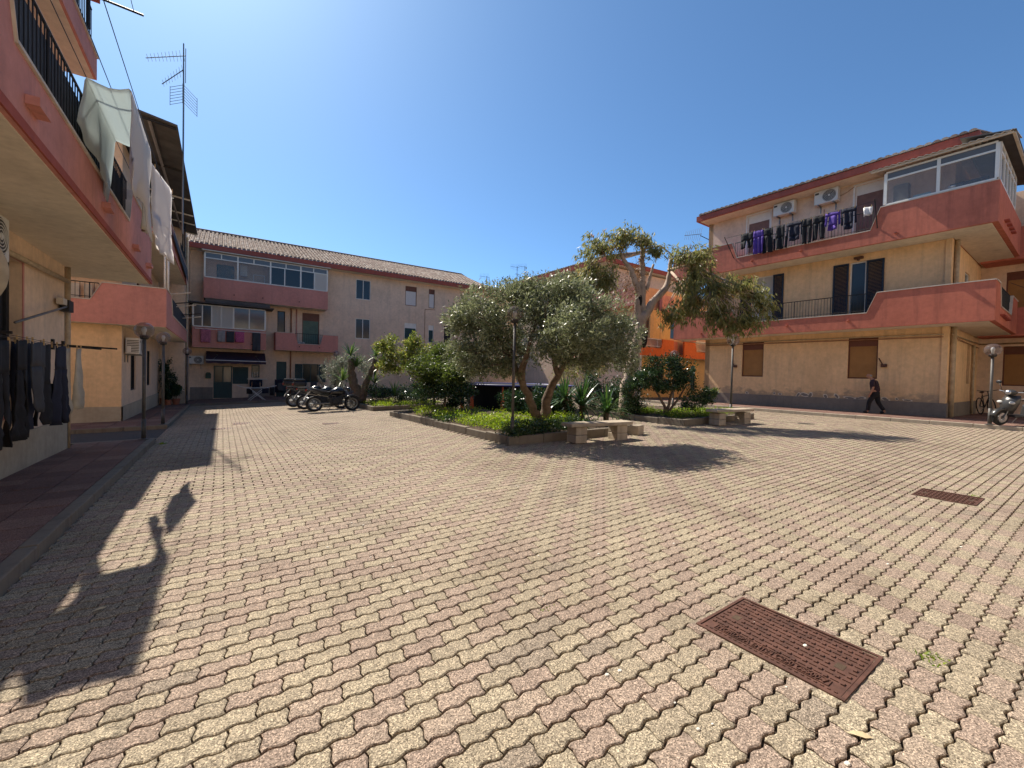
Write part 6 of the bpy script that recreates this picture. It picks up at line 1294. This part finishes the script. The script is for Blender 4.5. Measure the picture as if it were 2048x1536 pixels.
# --- scooter
def scooter(loc, rz, label):
    r = empty('scooter', loc, rz, label, 'scooter'); r.rotation_euler = (-.08, 0, rz)
    wheel(r, (.66, 0, .24), .24, .12, 5); wheel(r, (-.62, 0, .24), .24, .13, 5)
    m = MB(); n = 8
    for i in range(n):
        a = math.radians(10+i*20); x, z = .66+.285*math.cos(a), .24+.285*math.sin(a); m.v += [(x, -.08, z-.05), (x, -.06, z+.01), (x, .06, z+.01), (x, .08, z-.05)]
    m.f = [(4*i+q, 4*i+q+1, 4*i+q+5, 4*i+q+4) for i in range(n-1) for q in range(3)]; m.build('front_mudguard', 'scooter_grey', r, smooth=True).modifiers.new('t', 'SOLIDIFY').thickness = .008
    m = MB()
    sec = [(.52, .10, .36), (.56, .19, .50), (.55, .24, .64), (.50, .24, .78), (.44, .17, .92)]
    for x, w, z in sec: m.v += [(x-.12, -w, z), (x-.02, -w*.7, z), (x+.05, 0, z), (x-.02, w*.7, z), (x-.12, w, z)]
    m.f = [(i*5+q, i*5+q+1, (i+1)*5+q+1, (i+1)*5+q) for i in range(4) for q in range(4)]; s = m.build('front_shield', 'scooter_grey', r, smooth=True); s.modifiers.new('t', 'SOLIDIFY').thickness = .02
    for q in (-1, 1): m = MB(); m.ball((.545, q*.15, .70), .035, .075, .045, 12, 7); m.build('indicator', 'ac_white', s, smooth=True)
    m = MB(); m.ball((.44, 0, 1.0), .11, .16, .09, 14, 8); h = m.build('handlebar_cover', 'scooter_grey', r, smooth=True); m = MB(); m.ball((.52, 0, 1.0), .05, .085, .07, 14, 8); m.build('headlight', 'silver', h, smooth=True)
    m = MB(); m.tube([(.36, -.34, 1.03), (.42, 0, 1.0), (.36, .34, 1.03)], .016, 7); m.build('handlebar', 'grey_metal', r)
    for q in (-1, 1):
        m = MB(); m.tube([(.38, q*.25, 1.03), (.40, q*.33, 1.25)], .008, 5); m.ball((.39, q*.36, 1.29), .02, .08, .055, 10, 6); m.build('mirror', 'dark_plastic', r, smooth=True)
    m = MB(); m.box(-.18, .42, -.17, .17, .26, .33); m.build('floorboard', 'dark_plastic', r, bevel=.03)
    m = MB()
    for x, w, z0, z1 in ((-.14, .13, .3, .62), (-.35, .19, .32, .70), (-.65, .2, .38, .74), (-.95, .12, .56, .76)): m.v += [(x, -w, z0), (x, -w*.85, z1), (x, w*.85, z1), (x, w, z0)]
    m.f = [(i*4+q, i*4+(q+1) % 4, (i+1)*4+(q+1) % 4, (i+1)*4+q) for i in range(3) for q in range(4)]+[(0, 1, 2, 3), (12, 13, 14, 15)]; m.build('body', 'scooter_grey', r, bevel=.04)
    m = MB(); m.box(-.92, -.12, -.15, .15, .73, .82); m.build('seat', 'brown_seat', r, bevel=.04); m = MB(); m.obox((-.97, 0, .68), .03, .2, .08); m.build('tail_lamp', 'red_lens', r)
    m = MB(); m.tube([(.66, .09, .24), (.5, .06, .5)], .02, 6); m.tube([(.66, -.09, .24), (.5, -.06, .5)], .02, 6); m.build('front_fork', 'grey_metal', r); m = MB(); m.tube([(-.1, -.1, .3), (-.18, -.3, .02)], .012, 5); m.build('side_stand', 'grey_metal', r)
scooter((19.95, 1.95, .49), R(150), 'grey scooter with brown seat cut by the right picture edge')
# --- bicycle leaning in the recess
r = empty('bicycle', (25.5, 3.35, .485), R(185), 'dark bicycle leaning against the side wall in the recess', 'bicycle'); r.rotation_euler = (.1, 0, R(205))
for x in (.53, -.53):
    m = MB(); m.lathe([(.335, -.02), (.35, 0), (.335, .02), (.31, 0), (.335, -.02)], (0, 0, 0), 28, 'y'); o = m.build('wheel', 'black_rubber', r, smooth=True); o.location = (x, 0, .35); m = MB()
    for k in range(14): a = 2*math.pi*k/14; m.tube([(0, .02*(-1)**k, 0), (.32*math.cos(a), 0, .32*math.sin(a))], .003, 4)
    m.build('spokes', 'grey_metal', o)
m = MB()
for a, b in (((-.53, .35), (-.1, .32)), ((-.53, .35), (-.2, .82)), ((-.1, .32), (-.2, .82)), ((-.1, .32), (.38, .75)), ((-.18, .75), (.36, .82)), ((.38, .72), (.53, .35)), ((.38, .72), (.33, .98))): m.tube([(a[0], 0, a[1]), (b[0], 0, b[1])], .018, 6)
m.build('frame', 'dark_plastic', r); m = MB(); m.tube([(.33, -.3, 1.02), (.36, 0, .98), (.33, .3, 1.02)], .014, 6); m.build('handlebar', 'dark_plastic', r); m = MB(); m.ball((-.22, 0, .93), .13, .07, .035, 10, 6); m.tube([(-.2, 0, .8), (-.21, 0, .92)], .014, 6); m.build('saddle', 'black_rubber', r); m = MB(); m.tube([(-.1, -.1, .18), (-.1, .1, .46)], .012, 5); m.lathe([(.09, .03), (.1, .035), (.09, .04)], (-.1, 0, .32), 18, 'y'); m.build('pedal_crank', 'grey_metal', r)
# ------------------------------------------------------------------ the walking man
def skinned(name, mat, parent, pts, edges, root_i=0, sub=2):
    me = bpy.data.meshes.new(name); me.from_pydata([p[:3] for p in pts], edges, []); o = bpy.data.objects.new(name, me); COL.objects.link(o); o.parent = parent
    me.materials.append(M[mat])
    sk = o.modifiers.new('skin', 'SKIN'); sk.use_smooth_shade = True
    if not me.skin_vertices: me.attributes
    lay = me.skin_vertices[0].data if me.skin_vertices else None
    if lay:
        for v, p in zip(lay, pts): v.radius = (p[3], p[4] if len(p) > 4 else p[3])
        lay[root_i].use_root = True
    s = o.modifiers.new('sub', 'SUBSURF'); s.levels = sub; s.render_levels = sub
    return o
PN = empty('person', (21.15, 5.72, .487), R(93), 'bald stooped man in dark shirt and black trousers walking along the right-hand wall', 'person')
# local: +x forward
hip, chest, neck = (0, 0, .84), (.05, 0, 1.14), (.14, 0, 1.36)
def limb_pts(a): return a
body = [(0, 0, .84, .11, .13), (.02, 0, 1.0, .105, .13), (.06, 0, 1.2, .11, .15), (.12, 0, 1.33, .06, .07), (.17, 0, 1.385, .052), (.215, 0, 1.44, .082, .075), (.235, 0, 1.50, .085, .075), (.225, 0, 1.555, .06, .055),
        (.075, .17, 1.26, .05), (.03, .215, 1.02, .042), (.10, .215, .80, .033), (.12, .21, .755, .03), (.145, .20, .70, .018),
        (.075, -.17, 1.26, .05), (.0, -.215, 1.02, .042), (.03, -.215, .79, .033), (.04, -.21, .745, .03), (.06, -.20, .69, .018),
        (.03, .09, .76, .085), (.17, .095, .46, .06), (.20, .095, .10, .043), (.22, .095, .045, .04), (.33, .10, .03, .03),
        (-.02, -.09, .76, .085), (-.06, -.095, .46, .06), (-.26, -.095, .14, .043), (-.27, -.095, .06, .04), (-.16, -.10, .03, .03),
        (.315, 0, 1.475, .018)]
ed = [(0, 1), (1, 2), (2, 3), (3, 4), (4, 5), (5, 6), (6, 7), (2, 8), (8, 9), (9, 10), (10, 11), (11, 12), (2, 13), (13, 14), (14, 15), (15, 16), (16, 17), (0, 18), (18, 19), (19, 20), (20, 21), (21, 22), (0, 23), (23, 24), (24, 25), (25, 26), (26, 27), (5, 28)]
for s_, b_, x0, z0 in ((1, 12, .145, .70), (-1, 17, .06, .69)):
    for k in range(4):
        i = len(body); yy = s_*(.20-.018*0); body += [(x0-.012+.016*k, s_*.20, z0-.03, .009), (x0-.005+.014*k, s_*.188, z0-.06-.006*(k % 3), .0075)]; ed += [(b_, i), (i, i+1)]
    i = len(body); body += [(x0+.045, s_*.185, z0+.0, .010), (x0+.055, s_*.175, z0-.03, .008)]; ed += [(b_-1, i), (i, i+1)]
bd = skinned('body', 'skin', PN, body, ed)
shirt = [(-.01, 0, .79, .15, .17), (.02, 0, 1.0, .135, .16), (.06, 0, 1.18, .135, .17), (.10, 0, 1.30, .09, .11), (.125, 0, 1.345, .06, .065), (.07, .175, 1.255, .075), (.045, .21, 1.1, .065), (.035, .215, 1.03, .06), (.07, -.175, 1.255, .075), (.03, -.21, 1.1, .065), (.01, -.215, 1.03, .06)]
skinned('shirt', 'shirt', PN, shirt, [(0, 1), (1, 2), (2, 3), (3, 4), (2, 5), (5, 6), (6, 7), (2, 8), (8, 9), (9, 10)])
tro = [(0, 0, .90, .12, .14), (0, 0, .82, .13, .145), (.03, .09, .72, .105), (.165, .095, .46, .082), (.185, .095, .25, .07), (.20, .095, .095, .07), (-.02, -.09, .72, .105), (-.06, -.095, .46, .082), (-.16, -.095, .28, .07), (-.262, -.095, .13, .07)]
skinned('trousers', 'black_cloth', PN, tro, [(0, 1), (1, 2), (2, 3), (3, 4), (4, 5), (1, 6), (6, 7), (7, 8), (8, 9)])
skinned('shoe', 'black_rubber', PN, [(.19, .095, .06, .062), (.27, .098, .05, .056), (.355, .10, .04, .045)], [(0, 1), (1, 2)]); skinned('shoe', 'black_rubber', PN, [(-.275, -.095, .075, .062), (-.2, -.098, .055, .056), (-.12, -.10, .042, .045)], [(0, 1), (1, 2)])
m = MB(); m.ball((.165, 0, 1.475), .045, .078, .05, 10, 7); m.build('hair', 'hair', PN, smooth=True)
for s_ in (-1, 1):
    m = MB(); m.ball((.215, s_*.077, 1.48), .018, .01, .028, 8, 6); m.build('ear', 'skin', PN, smooth=True); m = MB(); m.ball((.297, s_*.03, 1.50), .009, .012, .008, 8, 6); m.build('eye', 'dark_void', PN)
m = MB(); m.box(.285, .292, -.022, .022, 1.428, 1.436); m.build('mouth', 'red_lens', PN)
for o in (bd,): pass
